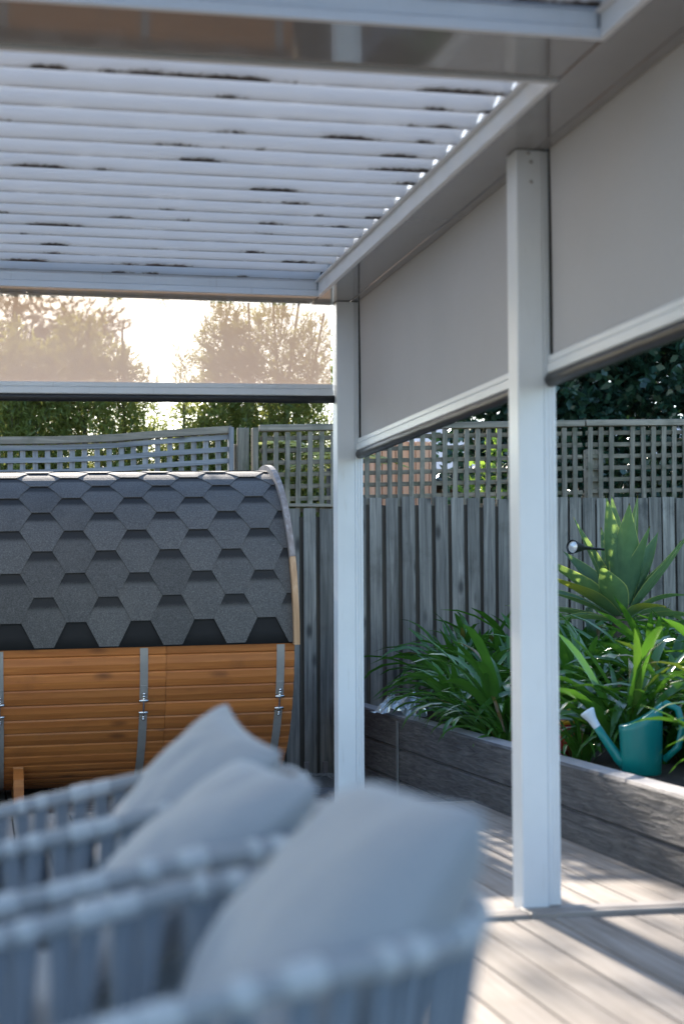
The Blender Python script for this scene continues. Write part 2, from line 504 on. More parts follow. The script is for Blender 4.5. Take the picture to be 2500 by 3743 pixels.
# ------------------------------------------------------------------ mesh helpers
class MB:
    def __init__(s):
        s.v, s.f, s.sm = [], [], []

    def add(s, vs, fs, smooth=False):
        o = len(s.v)
        s.v += [tuple(x) for x in vs]
        s.f += [tuple(i+o for i in q) for q in fs]
        s.sm += [smooth]*len(fs)

    def box(s, x0, x1, y0, y1, z0, z1, b=0.0, mat=None):
        if b <= 0:
            vs = [(x, y, z) for x in (x0, x1) for y in (y0, y1) for z in (z0, z1)]
            fs = [(0, 1, 3, 2), (4, 6, 7, 5), (0, 4, 5, 1), (2, 3, 7, 6), (0, 2, 6, 4), (1, 5, 7, 3)]
        else:
            X, Y, Z = (x0, x1), (y0, y1), (z0, z1)
            vs, idx = [], {}
            for i in (0, 1):
                for j in (0, 1):
                    for k in (0, 1):
                        sx, sy, sz = (1, -1)[i], (1, -1)[j], (1, -1)[k]
                        for a in range(3):
                            p = [X[i]+sx*b, Y[j]+sy*b, Z[k]+sz*b]
                            p[a] = (X[i], Y[j], Z[k])[a]
                            idx[(i, j, k, a)] = len(vs)
                            vs.append(tuple(p))
            fs = []
            for i in (0, 1):
                q = [idx[(i, 0, 0, 0)], idx[(i, 0, 1, 0)], idx[(i, 1, 1, 0)], idx[(i, 1, 0, 0)]]
                fs.append(q if i == 0 else q[::-1])
                q = [idx[(0, i, 0, 1)], idx[(1, i, 0, 1)], idx[(1, i, 1, 1)], idx[(0, i, 1, 1)]]
                fs.append(q if i == 0 else q[::-1])
                q = [idx[(0, 0, i, 2)], idx[(0, 1, i, 2)], idx[(1, 1, i, 2)], idx[(1, 0, i, 2)]]
                fs.append(q if i == 0 else q[::-1])
            c = Vector(((x0+x1)/2, (y0+y1)/2, (z0+z1)/2))

            def outw(q):
                a, b_, d = (Vector(vs[q[0]]), Vector(vs[q[1]]), Vector(vs[q[2]]))
                nrm = (b_-a).cross(d-a)
                cen = sum((Vector(vs[t]) for t in q), Vector())/len(q)
                return q if nrm.dot(cen-c) > 0 else q[::-1]
            for j in (0, 1):
                for k in (0, 1):
                    fs.append([idx[(0, j, k, 1)], idx[(1, j, k, 1)], idx[(1, j, k, 2)], idx[(0, j, k, 2)]])
                    fs.append([idx[(j, 0, k, 0)], idx[(j, 1, k, 0)], idx[(j, 1, k, 2)], idx[(j, 0, k, 2)]])
                    fs.append([idx[(j, k, 0, 0)], idx[(j, k, 1, 0)], idx[(j, k, 1, 1)], idx[(j, k, 0, 1)]])
                    for i in (0, 1):
                        fs.append([idx[(i, j, k, 0)], idx[(i, j, k, 1)], idx[(i, j, k, 2)]])
            fs = [outw(list(q)) for q in fs]
        if mat is not None:
            vs = [mat @ Vector(p) for p in vs]
        s.add(vs, fs)

    def tube(s, pts, rad, n=8, caps=True, smooth=True, flat=1.0):
        pts = [Vector(p) for p in pts]
        k = len(pts)
        if not hasattr(rad, '__len__'):
            rad = [rad]*k
        vs, fs = [], []
        prev = None
        for i in range(k):
            t = (pts[min(i+1, k-1)]-pts[max(i-1, 0)])
            t = t.normalized() if t.length > 1e-9 else Vector((0, 0, 1))
            if prev is None:
                a = Vector((0, 0, 1)) if abs(t.z) < .9 else Vector((1, 0, 0))
                e1 = t.cross(a).normalized()
            else:
                e1 = (prev - t*prev.dot(t))
                e1 = e1.normalized() if e1.length > 1e-9 else t.orthogonal().normalized()
            prev = e1
            e2 = t.cross(e1)
            for j in range(n):
                an = 2*math.pi*j/n
                vs.append(pts[i]+(e1*math.cos(an)+e2*math.sin(an)*flat)*rad[i])
        for i in range(k-1):
            for j in range(n):
                j2 = (j+1) % n
                fs.append((i*n+j, i*n+j2, (i+1)*n+j2, (i+1)*n+j))
        s.add(vs, fs, smooth)
        if caps:
            o = len(s.v)-len(vs)
            s.f.append(tuple(o+j for j in range(n))[::-1]); s.sm.append(False)
            s.f.append(tuple(o+(k-1)*n+j for j in range(n))); s.sm.append(False)

    def lathe(s, prof, n=20, mat=None, smooth=True):
        vs, fs = [], []
        for (rr, z) in prof:
            for j in range(n):
                a = 2*math.pi*j/n
                p = Vector((rr*math.cos(a), rr*math.sin(a), z))
                vs.append(mat @ p if mat is not None else p)
        for i in range(len(prof)-1):
            for j in range(n):
                j2 = (j+1) % n
                fs.append((i*n+j, i*n+j2, (i+1)*n+j2, (i+1)*n+j))
        s.add(vs, fs, smooth)

    def extrude_x(s, sec, x0, x1, smooth=False):
        """closed (y, z) section swept along x"""
        n = len(sec)
        vs = [(x0, y, z) for y, z in sec]+[(x1, y, z) for y, z in sec]
        fs = [(i, i+n, (i+1) % n+n, (i+1) % n) for i in range(n)]
        s.add(vs, fs, smooth)
        o = len(s.v)-2*n
        s.f.append(tuple(o+i for i in range(n))); s.sm.append(False)
        s.f.append(tuple(o+n+i for i in range(n))[::-1]); s.sm.append(False)

    def mesh(s, name, mat):
        me = bpy.data.meshes.new(name)
        me.from_pydata(s.v, [], s.f)
        me.polygons.foreach_set('use_smooth', s.sm)
        if mat is not None:
            me.materials.append(mat)
        me.update()
        return me

    def build(s, name, mat, parent=None, loc=(0, 0, 0), rot=(0, 0, 0)):
        return link(name, s.mesh(name, mat), parent, loc, rot)


def link(name, me, parent=None, loc=(0, 0, 0), rot=(0, 0, 0), scale=(1, 1, 1)):
    o = bpy.data.objects.new(name, me)
    col.objects.link(o)
    o.parent = parent
    o.location = loc
    o.rotation_euler = rot
    o.scale = scale
    return o


def thing(name, label, cat, loc=(0, 0, 0), rot=(0, 0, 0), group=None):
    o = bpy.data.objects.new(name, None)
    o.empty_display_size = .1
    col.objects.link(o)
    o.location = loc
    o.rotation_euler = rot
    return tag(o, label, cat, group)


def tag(o, label, cat, group=None):
    o['label'] = label
    o['category'] = cat
    if group:
        o['group'] = group
    return o


def structure(o, label=None):
    o['kind'] = 'structure'
    if label:
        o['label'] = label
    return o


def empty(name, loc=(0, 0, 0)):
    o = bpy.data.objects.new(name, None)
    o.empty_display_size = .1
    col.objects.link(o)
    o.location = loc
    return o


def bbox_mesh(name, mat, dx, dy, dz, b):
    q = MB()
    q.box(-dx/2, dx/2, -dy/2, dy/2, -dz/2, dz/2, b)
    return q.mesh(name, mat)


def fast_mesh(name, co, faces_per, mat, tone=None, smooth=False):
    """co: (n*k,3) vertices, k per quad (4)"""
    n = len(co)//faces_per
    me = bpy.data.meshes.new(name)
    me.vertices.add(len(co))
    me.vertices.foreach_set('co', np.asarray(co, dtype=np.float32).ravel())
    me.loops.add(len(co))
    me.loops.foreach_set('vertex_index', np.arange(len(co), dtype=np.int32))
    me.polygons.add(n)
    me.polygons.foreach_set('loop_start', np.arange(0, len(co), faces_per, dtype=np.int32))
    me.polygons.foreach_set('loop_total', np.full(n, faces_per, dtype=np.int32))
    me.materials.append(mat)
    if tone is not None:
        at = me.attributes.new('tone', 'FLOAT', 'POINT')
        at.data.foreach_set('value', np.repeat(tone, faces_per).astype(np.float32))
    me.update(calc_edges=True)
    me.validate()
    return me


# ================================================================== SETTING
g = MB()
g.box(-400, 400, -400, 400, -1.0, -.26)
structure(g.build('ground', M['earth']), 'earth and grass beyond the yard')

# ---- paving between the deck and the fence
pave = structure(empty('paving', (0, 0, 0)), 'grey stone paving between deck and fence')
q = MB()
q.box(-3, 2.50, 8.66, 12.2, -.255, -.222)
q.build('jointing_sand', M['sand'], pave)
pv = [bbox_mesh('paver', M['paver'], .294, .194, .05, .006), bbox_mesh('paver', M['paver'], .194, .194, .05, .006)]
yy = 8.76
row = 0
while yy < 11.9:
    xx = -.75 - (row % 3)*.1
    while xx < 2.42:
        k = 0 if random.random() < .65 else 1
        w = .30 if k == 0 else .20
        if xx+w < 2.46:
            link('paver', pv[k], pave, (xx+w/2, yy+.1, -.236+random.uniform(-.002, .003)), (random.uniform(-.006, .006), random.uniform(-.006, .006), random.uniform(-.006, .006)))
        xx += w
    yy += .20
    row += 1

# gravel strip along the foot of the sleeper wall and the fence
pts = []
for i in range(2600):
    if random.random() < .45:
        p = (2.50-abs(random.gauss(0, .035)), random.uniform(8.66, 12.2), -.208)
    else:
        p = (random.uniform(.9, 2.5), 12.25-abs(random.gauss(0, .09)), -.212)
    pts.append(p)
q = MB()
for p in pts:
    s_ = random.uniform(.004, .012)
    a = random.random()*6.28
    ca, sa = math.cos(a)*s_, math.sin(a)*s_
    h = s_*random.uniform(.5, 1.0)
    q.add([(p[0]+ca, p[1]+sa, p[2]), (p[0]-sa, p[1]+ca, p[2]), (p[0]-ca, p[1]-sa, p[2]), (p[0]+sa, p[1]-ca, p[2]), (p[0], p[1], p[2]+h)],
          [(0, 1, 4), (1, 2, 4), (2, 3, 4), (3, 0, 4)])
gv = q.build('gravel', M['gravel'])
gv['kind'] = 'stuff'
gv['label'] = 'pale gravel along the foot of fence and sleeper wall'

# ---- deck
deck = structure(empty('deck', (0, 0, 0)), 'weathered timber deck')
q = MB()
q.box(-2.66, 2.50, -1.15, 8.60, -.24, -.032)
q.build('substructure', M['dark'], deck)
BW = .14
far_b = bbox_mesh('board', M['deck'], .1325, 3.006, .024, .0015)
near_b = bbox_mesh('board', M['deck'], .1325, 6.60, .024, .0015)
nb = int((2.515+2.66)/BW)
for i in range(nb):
    x = 2.452-BW*i
    link('board', far_b, deck, (x, 7.068, -.012+random.uniform(-.0012, .0012)), (0, random.uniform(-.006, .006), 0))
    link('board', near_b, deck, (x+.03, 2.128, -.012+random.uniform(-.0012, .0012)), (0, random.uniform(-.006, .006), 0))
q = MB()
q.box(-2.66, 1.780, 5.432, 5.562, -.02, .012, .004)
q.box(1.783, 2.518, 5.432, 5.562, -.02, .016, .004)
q.box(-2.66, 2.518, 5.470, 5.476, .0165, .019)
q.build('threshold_strip', M['deck_trim'], deck)
q = MB()
q.box(-2.66, 2.518, 8.576, 8.622, -.022, .004, .003)
q.box(-2.66, 2.518, 8.606, 8.628, -.20, -.024, .002)
q.build('fascia_board', M['deck'], deck)

# ---- raised garden soil
q = MB()
nx, ny = 46, 70
vs, fs = [], []
for j in range(ny+1):
    for i in range(nx+1):
        x, y = 2.64+i*(6.56/nx), 3.0+j*(9.3/ny)
        vs.append((x, y, .255+.03*mnoise.noise(Vector((x*2.3, y*2.3, 0)))+.015*mnoise.noise(Vector((x*9, y*9, 3)))+.05*min(1, (x-2.6)/1.5)))
for j in range(ny):
    for i in range(nx):
        a = j*(nx+1)+i
        fs.append((a, a+1, a+nx+2, a+nx+1))
q.add(vs, fs, True)
structure(q.build('garden_soil', M['soil']), 'dark soil of the raised garden bed')

# ================================================================== PERGOLA
perg = thing('pergola', 'white louvred pergola with square posts standing on the timber deck', 'pergola')
ZR = 2.62
XB0, XB1 = 1.68, 1.93


def post(y0, x0=1.79, x1=1.885, screws=False, guide=True):
    q = MB()
    q.box(x0, x1, y0, y0+.11, .0, ZR-.001, .004)
    p = q.build('post', M['paint'], perg)
    if guide:
        q = MB()
        q.box(x1+.0005, x1+.012, y0+.002, y0+.10, .02, ZR-.003, .0015)
        q.box(x1+.012, x1+.017, y0+.006, y0+.10, .02, ZR-.003)
        q.box(x1+.017, x1+.027, y0+.003, y0+.10, .02, ZR-.003, .0015)
        q.box(x1+.027, x1+.030, y0+.006, y0+.10, .02, ZR-.003)
        q.box(x1+.030, x1+.042, y0+.002, y0+.10, .02, ZR-.003, .0015)
        q.build('guide_channel', M['paint'], p)
    if screws:
        sm = MB()
        sm.lathe([(0, .0045), (.004, .004), (.0062, .0015), (.0065, 0)], 10, Matrix.Rotation(R(90), 4, 'X'))
        sme = sm.mesh('screw', M['steel'])
        for sx, sz in ((1.835, 2.605), (1.845, 2.575), (1.845, 2.505)):
            link('screw', sme, p, (sx, y0-.0005, sz))
    return p


P1 = post(8.585)
P2 = post(5.54, screws=True)
post(2.49)
post(8.585, -2.66, -2.55, guide=False)
post(2.49, -2.66, -2.55, guide=False)

# beams
q = MB(); q.box(1.68, 1.862, .40, 8.72, ZR, 2.84, .003); q.build('side_beam', M['beam'], perg)
q = MB(); q.box(1.866, XB1, .40, 8.72, ZR+.002, 2.84, .003); q.build('blind_pelmet', M['beam'], perg)
q = MB(); q.box(-2.68, -2.44, .40, 8.72, ZR, 2.84, .003); q.build('side_beam', M['beam'], perg)
q = MB(); q.box(-2.437, 1.677, 8.43, 8.63, ZR+.001, 2.84, .003); q.build('back_beam', M['beam'], perg)
q = MB(); q.box(-2.437, 1.677, 8.634, 8.72, ZR+.003, 2.84, .003); q.build('blind_pelmet', M['beam'], perg)
q = MB(); q.box(-2.437, 1.677, 4.385, 4.765, ZR+.001, 2.84, .003); q.build('cross_beam', M['beam'], perg)
q = MB(); q.box(-2.437, 1.677, .40, .72, ZR+.001, 2.84, .003); q.build('cross_beam', M['beam'], perg)

# louvre bays: a white lipped frame and 18 blades each
LSEC = [(-.103, .046), (-.055, .040), (.010, .024), (.078, .005), (.099, 0), (.104, .003), (.104, .014), (.078, .019), (.010, .038), (-.055, .054), (-.103, .060)]
q = MB()
q.extrude_x(LSEC, -2.045, 2.049)
lme = q.mesh('louver', M['louver'])
for (ya, yb) in ((4.768, 8.428), (.722, 4.382)):
    q = MB()
    q.box(1.655, 1.677, ya+.024, yb-.024, ZR-.012, ZR+.085, .002)      # right
    q.box(1.636, 1.6545, ya+.03, yb-.03, ZR+.056, ZR+.062, .002)
    q.build('louver_frame', M['paint'], perg)
    q = MB()
    q.box(-2.435, -2.415, ya+.024, yb-.024, ZR-.012, ZR+.085, .002)
    q.build('louver_frame', M['paint'], perg)
    q = MB()
    q.box(-2.435, 1.677, yb-.022, yb, ZR-.012, ZR+.020, .003)           # back: lower lip
    q.box(-2.413, 1.653, yb-.018, yb, ZR+.0205, ZR+.085, .002)          # back: upper face
    q.build('louver_frame', M['paint'], perg)
    q = MB()
    q.box(-2.435, 1.677, ya, ya+.022, ZR-.012, ZR+.085, .003)
    q.build('louver_frame', M['paint'], perg)
    for i in range(18):
        y = ya+.125+.2*i
        link('louver', lme, perg, (-.395, y, ZR+.085+random.uniform(-.0015, .0015)), (R(-9)+random.uniform(-.010, .010), 0, 0))

# ================================================================== ROLLER BLINDS
def blind(label, length, top, railtop, rail_h, tube_h, loc, rotz, tilt=0.0, black=(True, True)):
    """sheet in local x-z, x from 0 to length, thin in y"""
    b = thing('roller_blind', label, 'blind', loc, (0, 0, rotz))
    q = MB()
    nx, nz = 60, 14
    vs, fs = [], []
    for k in range(nz+1):
        for i in range(nx+1):
            x = .012+(length-.024)*i/nx
            zb = railtop-.01+tilt*x
            z = zb+(top-zb)*k/nz
            y = .009*mnoise.noise(Vector((x*1.1, z*.8, length)))+.0025*mnoise.noise(Vector((x*5, z*1.5, 3)))
            vs.append((x, y, z))
    for k in range(nz):
        for i in range(nx):
            a = k*(nx+1)+i
            fs.append((a, a+1, a+nx+2, a+nx+1))
    q.add(vs, fs, True)
    fab = q.build('fabric', M['fabric'], b)
    rot = (0, -math.atan(tilt), 0)
    q = MB()
    q.box(.002, length-.002, -.018, .018, -rail_h, -rail_h*.42, .004)
    q.box(.002, length-.002, -.015, .015, -rail_h*.42, 0, .004)
    q.build('bottom_rail', M['paint'], b, (0, 0, railtop), rot)
    q = MB()
    n = 18
    pts = [(-.010+(length+.02)*i/n, 0, -rail_h-tube_h*.5+.001-.0015*math.sin(i*2.3)) for i in range(n+1)]
    q.tube(pts, tube_h*.5+.003, 14)
    q.build('weather_skirt', M['black'], b, (0, 0, railtop), rot)
    for s_, x in ((black[0], .006), (black[1], length-.006)):
        if s_:
            q = MB()
            q.box(x-.006, x+.006, -.006, .006, railtop+.004, top)
            q.build('slit_shade_strip', M['gap'], b)  # dark strip painted in where the slit beside the fabric is shaded
    return b


# back blind faces the camera; the two side blinds hang between the right hand posts
blind('tan mesh blind across the back, trees and white sky glowing through it', 1.785+2.545, ZR+.03, 2.137, .062, .036, (-2.545, 8.66, 0), 0, .0122, (True, False))
blind('grey mesh blind between the two visible posts with a faint sunlit patch', 8.583-5.652, ZR+.03, 1.900, .062, .042, (1.911, 5.652, 0), R(90))
blind('grey mesh blind at the right edge, nearest and cut off by the photo', 5.538-2.602, ZR+.03, 1.899, .062, .044, (1.911, 2.602, 0), R(90))

# ================================================================== BARREL SAUNA
SA = thing('barrel_sauna', 'orange cedar barrel sauna with a grey hexagon shingle roof', 'sauna', (.48, 11.1, -.21), (0, -.0172, 0))
CZ = 1.08          # barrel axis above the base
XL, XR = -1.38, 1.375
RB = 1.0


def on(phi, rr):
    return (-rr*math.cos(phi), CZ+rr*math.sin(phi))


PA = 2*math.pi/63
seam = .60
lens_ = [(XL, seam-.001), (seam+.001, XR)]
pl_me = []
for (a, b) in lens_:
    q = MB()
    hw = RB*math.tan(PA/2)
    sec = [(-.04, -hw*.96), (-.008, -hw*.985), (-.001, -hw+.009), (.004, 0), (-.001, hw-.009), (-.008, hw*.985), (-.04, hw*.96)]
    # local: y = outward (later turned), z = along the ring
    q.extrude_x([(-y, z) for y, z in sec][::-1], a-(a+b)/2, b-(a+b)/2)
    pl_me.append((q.mesh('plank', M['cedar']), (a+b)/2))
for k in range(-18, 3):
    phi = R(-8.2)+PA*k+PA*.5 if k < 0 else R(-8.2)+PA*k+PA*.5
    y, z = on(phi, RB)
    for me, cx in pl_me:
        link('plank', me, SA, (cx, y, z), (-phi, 0, 0))
# rest of the barrel shell, end walls
q = MB()
n = 40
vs, fs = [], []
for i in range(n+1):
    ph = R(4)+(R(262)-R(4))*i/n
    for rr in (RB-.006, RB-.04):
        y, z = on(ph, rr)
        vs += [(XL, y, z), (XR, y, z)]
for i in range(n):
    a = i*4
    fs += [(a, a+1, a+5, a+4), (a+2, a+6, a+7, a+3), (a+1, a+3, a+7, a+5), (a, a+4, a+6, a+2)]
q.add(vs, fs, True)
q.build('barrel_shell', M['cedar'], SA)
for xe in (XL+.06, XR-.10):
    q = MB()
    for i in range(18):
        y0 = -.93+1.86*i/18
        y1 = y0+1.86/18-.004
        h0 = math.sqrt(max(.02, .945**2-max(abs(y0), abs(y1))**2))
        q.box(xe, xe+.04, y0, y1, CZ-h0, CZ+h0, .004)
    q.build('end_wall', M['cedar'], SA)
# roof felt under the shingles
q = MB()
n = 44
vs, fs = [], []
for i in range(n+1):
    ph = R(-5.2)+R(190.4)*i/n
    y, z = on(ph, RB+.014)
    vs += [(XL+.02, y, z), (XR-.012, y, z)]
    y, z = on(ph, RB+.004)
    vs += [(XL+.02, y, z), (XR-.012, y, z)]
for i in range(n):
    a = i*4
    fs += [(a, a+1, a+5, a+4), (a+2, a+6, a+7, a+3)]
fs += [(0, 2, 3, 1), (n*4, n*4+1, n*4+3, n*4+2)]
q.add(vs, fs, True)
q.build('roof_felt', M['felt'], SA)

# hexagonal shingle tabs: one mesh, turned round the barrel axis row by row
RS = RB+.018
PITCH, TABW = .1465, .377
ROWA = PITCH/RS


def shingle_mesh(c0=-9, c1=9):
    """tab from v=0 (bottom edge) to v=.345; half width grows from .055 to .1875; c0..c1 clip in x"""
    prof = [(0, .056), (.05, .0815), (.10, .107), (.15, .1325), (.20, .158), (.258, .1876), (.30, .1876), (.345, .1876)]
    ncol = 4
    q = MB()
    vs, tv = [], []
    for lay in (0, 1):
        for (v, hw) in prof:
            for c in range(ncol+1):
                x = max(c0, min(c1, -hw+2*hw*c/ncol))
                ph = v/RS
                rr = RS+.0105-.0095*min(1, v/.30)-(.0045 if lay else 0)
                vs.append((x, -rr*math.cos(ph), rr*math.sin(ph)))
                tv.append(v)
    N, L = ncol+1, len(prof)
    fs = []
    for i in range(L-1):
        for c in range(ncol):
            a = i*N+c
            fs.append((a, a+1, a+N+1, a+N))
    o = L*N
    for c in range(ncol):
        fs.append((c, o+c, o+c+1, c+1))
    for i in range(L-1):
        a, b = i*N, (i+1)*N
        fs.append((a, b, o+b, o+a))
        a, b = i*N+ncol, (i+1)*N+ncol
        fs.append((a, o+a, o+b, b))
    q.add(vs, fs, False)
    me = q.mesh('shingle', M['shingle'])
    at = me.attributes.new('tab_v', 'FLOAT', 'POINT')
    at.data.foreach_set('value', np.array(tv, dtype=np.float32))
    return me


sh_full = shingle_mesh()
X_LO, X_HI = XL+.02, XR-.014
clip_cache = {}
PHASE = -.493           # centre of one tab of the lowest row
for rw in range(14):
    phi = R(-4.6)+ROWA*rw
    xo = PHASE+(TABW/2 if rw % 2 else 0)
    k = math.floor((X_LO-.19-xo)/TABW)
    while True:
        k += 1
        xc = xo+k*TABW
        if xc-.19 > X_HI:
            break
        c0, c1 = X_LO-xc, X_HI-xc
        if c1 < -.187 or c0 > .187:
            continue
        if c0 > -.188 or c1 < .188:
            key = (round(c0, 3), round(c1, 3))
            if key not in clip_cache:
                clip_cache[key] = shingle_mesh(max(c0, -9), min(c1, 9))
            me = clip_cache[key]
        else:
            me = sh_full
        j = random.uniform(-.0025, .0025)
        link('shingle', me, SA, (xc+random.uniform(-.0012, .0012), 0, CZ), (-phi+j, 0, 0))

# roof edge trim ring at each end, in curved lengths
for xe in (XL-.012, XR-.012):
    for a, b, mt in ((-5.5, 24, 'trim_new'), (24.2, 58, 'trim'), (58.2, 104, 'trim'), (104.2, 185, 'trim')):
        q = MB()
        n = 10
        vs, fs = [], []
        for i in range(n+1):
            ph = R(a)+(R(b)-R(a))*i/n
            for (xx, rr) in ((xe, RB-.02), (xe+.034, RB-.02), (xe+.034, RB+.062), (xe, RB+.062)):
                y, z = on(ph, rr)
                vs.append((xx, y, z))
        for i in range(n):
            for c in range(4):
                fs.append((i*4+c, i*4+(c+1) % 4, (i+1)*4+(c+1) % 4, (i+1)*4+c))
        fs += [(3, 2, 1, 0), (n*4, n*4+1, n*4+2, n*4+3)]
        q.add(vs, fs, False)
        q.build('edge_trim', M[mt], SA)

# steel hoops with tension bolts
for xb in (-.375, .468, 1.29):
    q = MB()
    n = 36
    for (a0, a1) in ((-5.6, -23.6), (-29.2, -150)):
        vs, fs = [], []
        for i in range(n+1):
            ph = R(a0)+(R(a1)-R(a0))*i/n
            for (xx, rr) in ((xb-.024, RB+.0065), (xb+.024, RB+.0065), (xb+.024, RB+.0045), (xb-.024, RB+.0045)):
                y, z = on(ph, rr)
                vs.append((xx, y, z))
        for i in range(n):
            for c in range(4):
                fs.append((i*4+c, (i+1)*4+c, (i+1)*4+(c+1) % 4, i*4+(c+1) % 4))
        q.add(vs, fs, False)
    hoop = q.build('hoop', M['steel'], SA)
    q = MB()
    for ph in (-24.0, -28.6):
        y, z = on(R(ph), RB+.018)
        q.tube([(xb-.027, y, z), (xb+.027, y, z)], .010, 10)
    q.build('lug', M['chrome'], hoop)
    q = MB()
    y0, z0 = on(R(-21.4), RB+.022)
    y1, z1 = on(R(-31.0), RB+.022)
    q.tube([(xb, y0, z0), (xb, (y0+y1)/2-.003, (z0+z1)/2), (xb, y1, z1)], .0058, 8)
    for ph, rr in ((-21.4, .012), (-22.4, .012), (-30.2, .011), (-31.0, .011)):
        y, z = on(R(ph), RB+.022)
        q.lathe([(0, .010), (rr*.6, .008), (rr, 0), (rr*.6, -.008), (0, -.010)], 10, Matrix.Translation((xb, y, z)))
    q.build('tension_bolt', M['chrome'], hoop)
    q = MB()
    for ph in (-20.2, -32.2):
        y, z = on(R(ph), RB+.0075)
        q.box(xb-.017, xb+.017, -.002, .002, -.028, .028, .001, Matrix.Translation((xb*0, y, z)) @ Matrix.Rotation(-R(ph), 4, 'X'))
    q.build('strap_plate', M['steel'], hoop)
# cradle feet
for xf in (-.265, .95, -1.15):
    q = MB()
    sec = []
    n = 10
    for i in range(n+1):
        y = -.60+1.20*i/n
        sec.append((y, CZ-math.sqrt(max(0, (RB+.006)**2-y*y))))
    sec += [(.66, .12), (.66, 0.0), (-.66, 0.0), (-.66, .20), (-.60, .26)]
    q.extrude_x(sec[::-1], xf-.03, xf+.03)
    q.build('cradle', M['cedar'], SA)

# ================================================================== FENCE AND TRELLIS
YF = 12.36
fen = thing('paling_fence', 'weathered grey timber paling fence closing the back of the yard', 'fence', (0, YF, 0))


def pal_top(x):
    return 1.745 if x < 2.62 else (1.83 if x < 3.72 else 1.825+.012*(x-3.7))


pms, pmo, pmb = [], [], []
for i in range(5):
    w = random.uniform(.092, .100)
    q = MB()
    h = 2.1
    # slightly bowed board with a sawn, uneven top
    q.box(-w/2, w/2, -.008, .008, -h, 0, .002)
    pms.append(q.mesh('paling', M['paling']))
    pmo.append(q.mesh('paling', M['paling_old']))
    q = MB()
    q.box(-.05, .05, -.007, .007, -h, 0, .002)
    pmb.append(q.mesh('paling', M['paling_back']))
x = -2.2
i = 0
while x < 6.7:
    old = x > 3.95
    pit_ = .126 if not old else .109
    top = pal_top(x)+random.uniform(-.007, .007)
    me = random.choice(pmo if old else pms)
    link('paling', me, fen, (x, -.012+random.uniform(-.002, .002), top), (random.uniform(-.004, .004), random.uniform(-.007, .007), random.uniform(-.012, .012)))
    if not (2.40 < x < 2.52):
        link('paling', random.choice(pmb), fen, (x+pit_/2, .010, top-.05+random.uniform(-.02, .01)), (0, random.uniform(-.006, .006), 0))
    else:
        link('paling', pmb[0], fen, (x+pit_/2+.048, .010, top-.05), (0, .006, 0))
    x += pit_+random.uniform(-.004, .004)
    i += 1
for z in (.25, 1.0, 1.62):
    q = MB()
    q.box(-2.3, 6.75, .021, .059, z-.04, z+.04, .003)
    q.build('rail', M['cap'], fen)
for xp in (1.86, 4.62, 6.6):
    q = MB()
    q.box(xp-.05, xp+.05, .062, .15, -.3, 2.22, .004)
    q.build('fence_post', M['lattice'], fen)
q = MB()
q.box(-2.3, 2.60, -.03, .06, 1.752, 1.775, .003)
q.build('cap_rail', M['cap'], fen)
for xs in (2.33, 2.47):
    q = MB()
    q.box(xs-.018, xs+.018, -.055, -.025, -.24, -.13, .004)
    q.build('stump', M['trim'], fen)


def trellis(label, x0, x1, ztop0, ztop1, zbot, rows, group='trellis screens along the top of the fence', skip=(), y=YF+.030):
    t = thing('trellis', label, 'trellis', (x0, y, zbot), (0, 0, 0), group)
    L = x1-x0
    slope = (ztop1-ztop0)/L
    vme = []
    for k in range(4):
        q = MB()
        w = random.uniform(.034, .038)
        q.box(-w/2, w/2, -.008, .008, -1, 0, .0)
        vme.append(q.mesh('upright', M['lattice']))
    x = .03
    k = 0
    while x < L-.02:
        if k not in skip:
            zt = ztop0+slope*x-zbot-.03
            link('upright', random.choice(vme), t, (x, -.017, zt), (0, random.uniform(-.012, .012)+.01, 0), (1, 1, zt+.02))
        x += .0865
        k += 1
    for j in range(rows):
        q = MB()
        q.box(0, L, 0, .014, -.0165, .0165, .002)
        q.build('cross_slat', M['lattice_x'], t, (0, 0, ztop0-zbot-.075-.0905*j), (0, -math.atan(slope)+random.uniform(-.002, .002), 0))
    q = MB()
    q.box(-.01, L+.01, -.045, .02, -.024, .024, .004)
    q.build('cap_rail', M['cap'], t, (0, 0, ztop0-zbot), (0, -math.atan(slope), 0))
    return t


trellis('square lattice trellis on the fence between the corner post and white posts', 2.00, 4.52, 2.335, 2.415, 1.70, 7)
trellis('square lattice trellis on the fence above the broad spiky agave', 4.55, 6.65, 2.418, 2.472, 1.78, 7, skip=(3,))
# the sagging panel behind the sauna: level slats in front, short uprights behind
tl = thing('trellis', 'pale sagging trellis with long level slats just above the sauna roof', 'trellis', (-1.2, YF+.03, 1.80), (0, 0, 0), 'trellis screens along the top of the fence')


def sag(x):
    # world x -> cap height
    pts = [(-1.3, 2.19), (.1, 2.215), (.5, 2.225), (.9, 2.245), (1.3, 2.285), (1.8, 2.325)]
    for (a, za), (b, zb) in zip(pts, pts[1:]):
        if x <= b:
            return za+(zb-za)*(x-a)/(b-a)
    return pts[-1][1]


def sag_slat(name, dz, hh, y0, y1, mat):
    q = MB()
    n = 14
    vs, fs = [], []
    for i in range(n+1):
        xw = -1.2+2.98*i/n
        zc = sag(xw)-1.80+dz
        for (yy_, zz_) in ((y0, -hh), (y1, -hh), (y1, hh), (y0, hh)):
            vs.append((xw+1.2, yy_, zc+zz_))
    for i in range(n):
        for c in range(4):
            fs.append((i*4+c, (i+1)*4+c, (i+1)*4+(c+1) % 4, i*4+(c+1) % 4))
    fs += [(0, 1, 2, 3), (n*4+3, n*4+2, n*4+1, n*4)]
    q.add(vs, fs)
    return q.build(name, mat, tl)


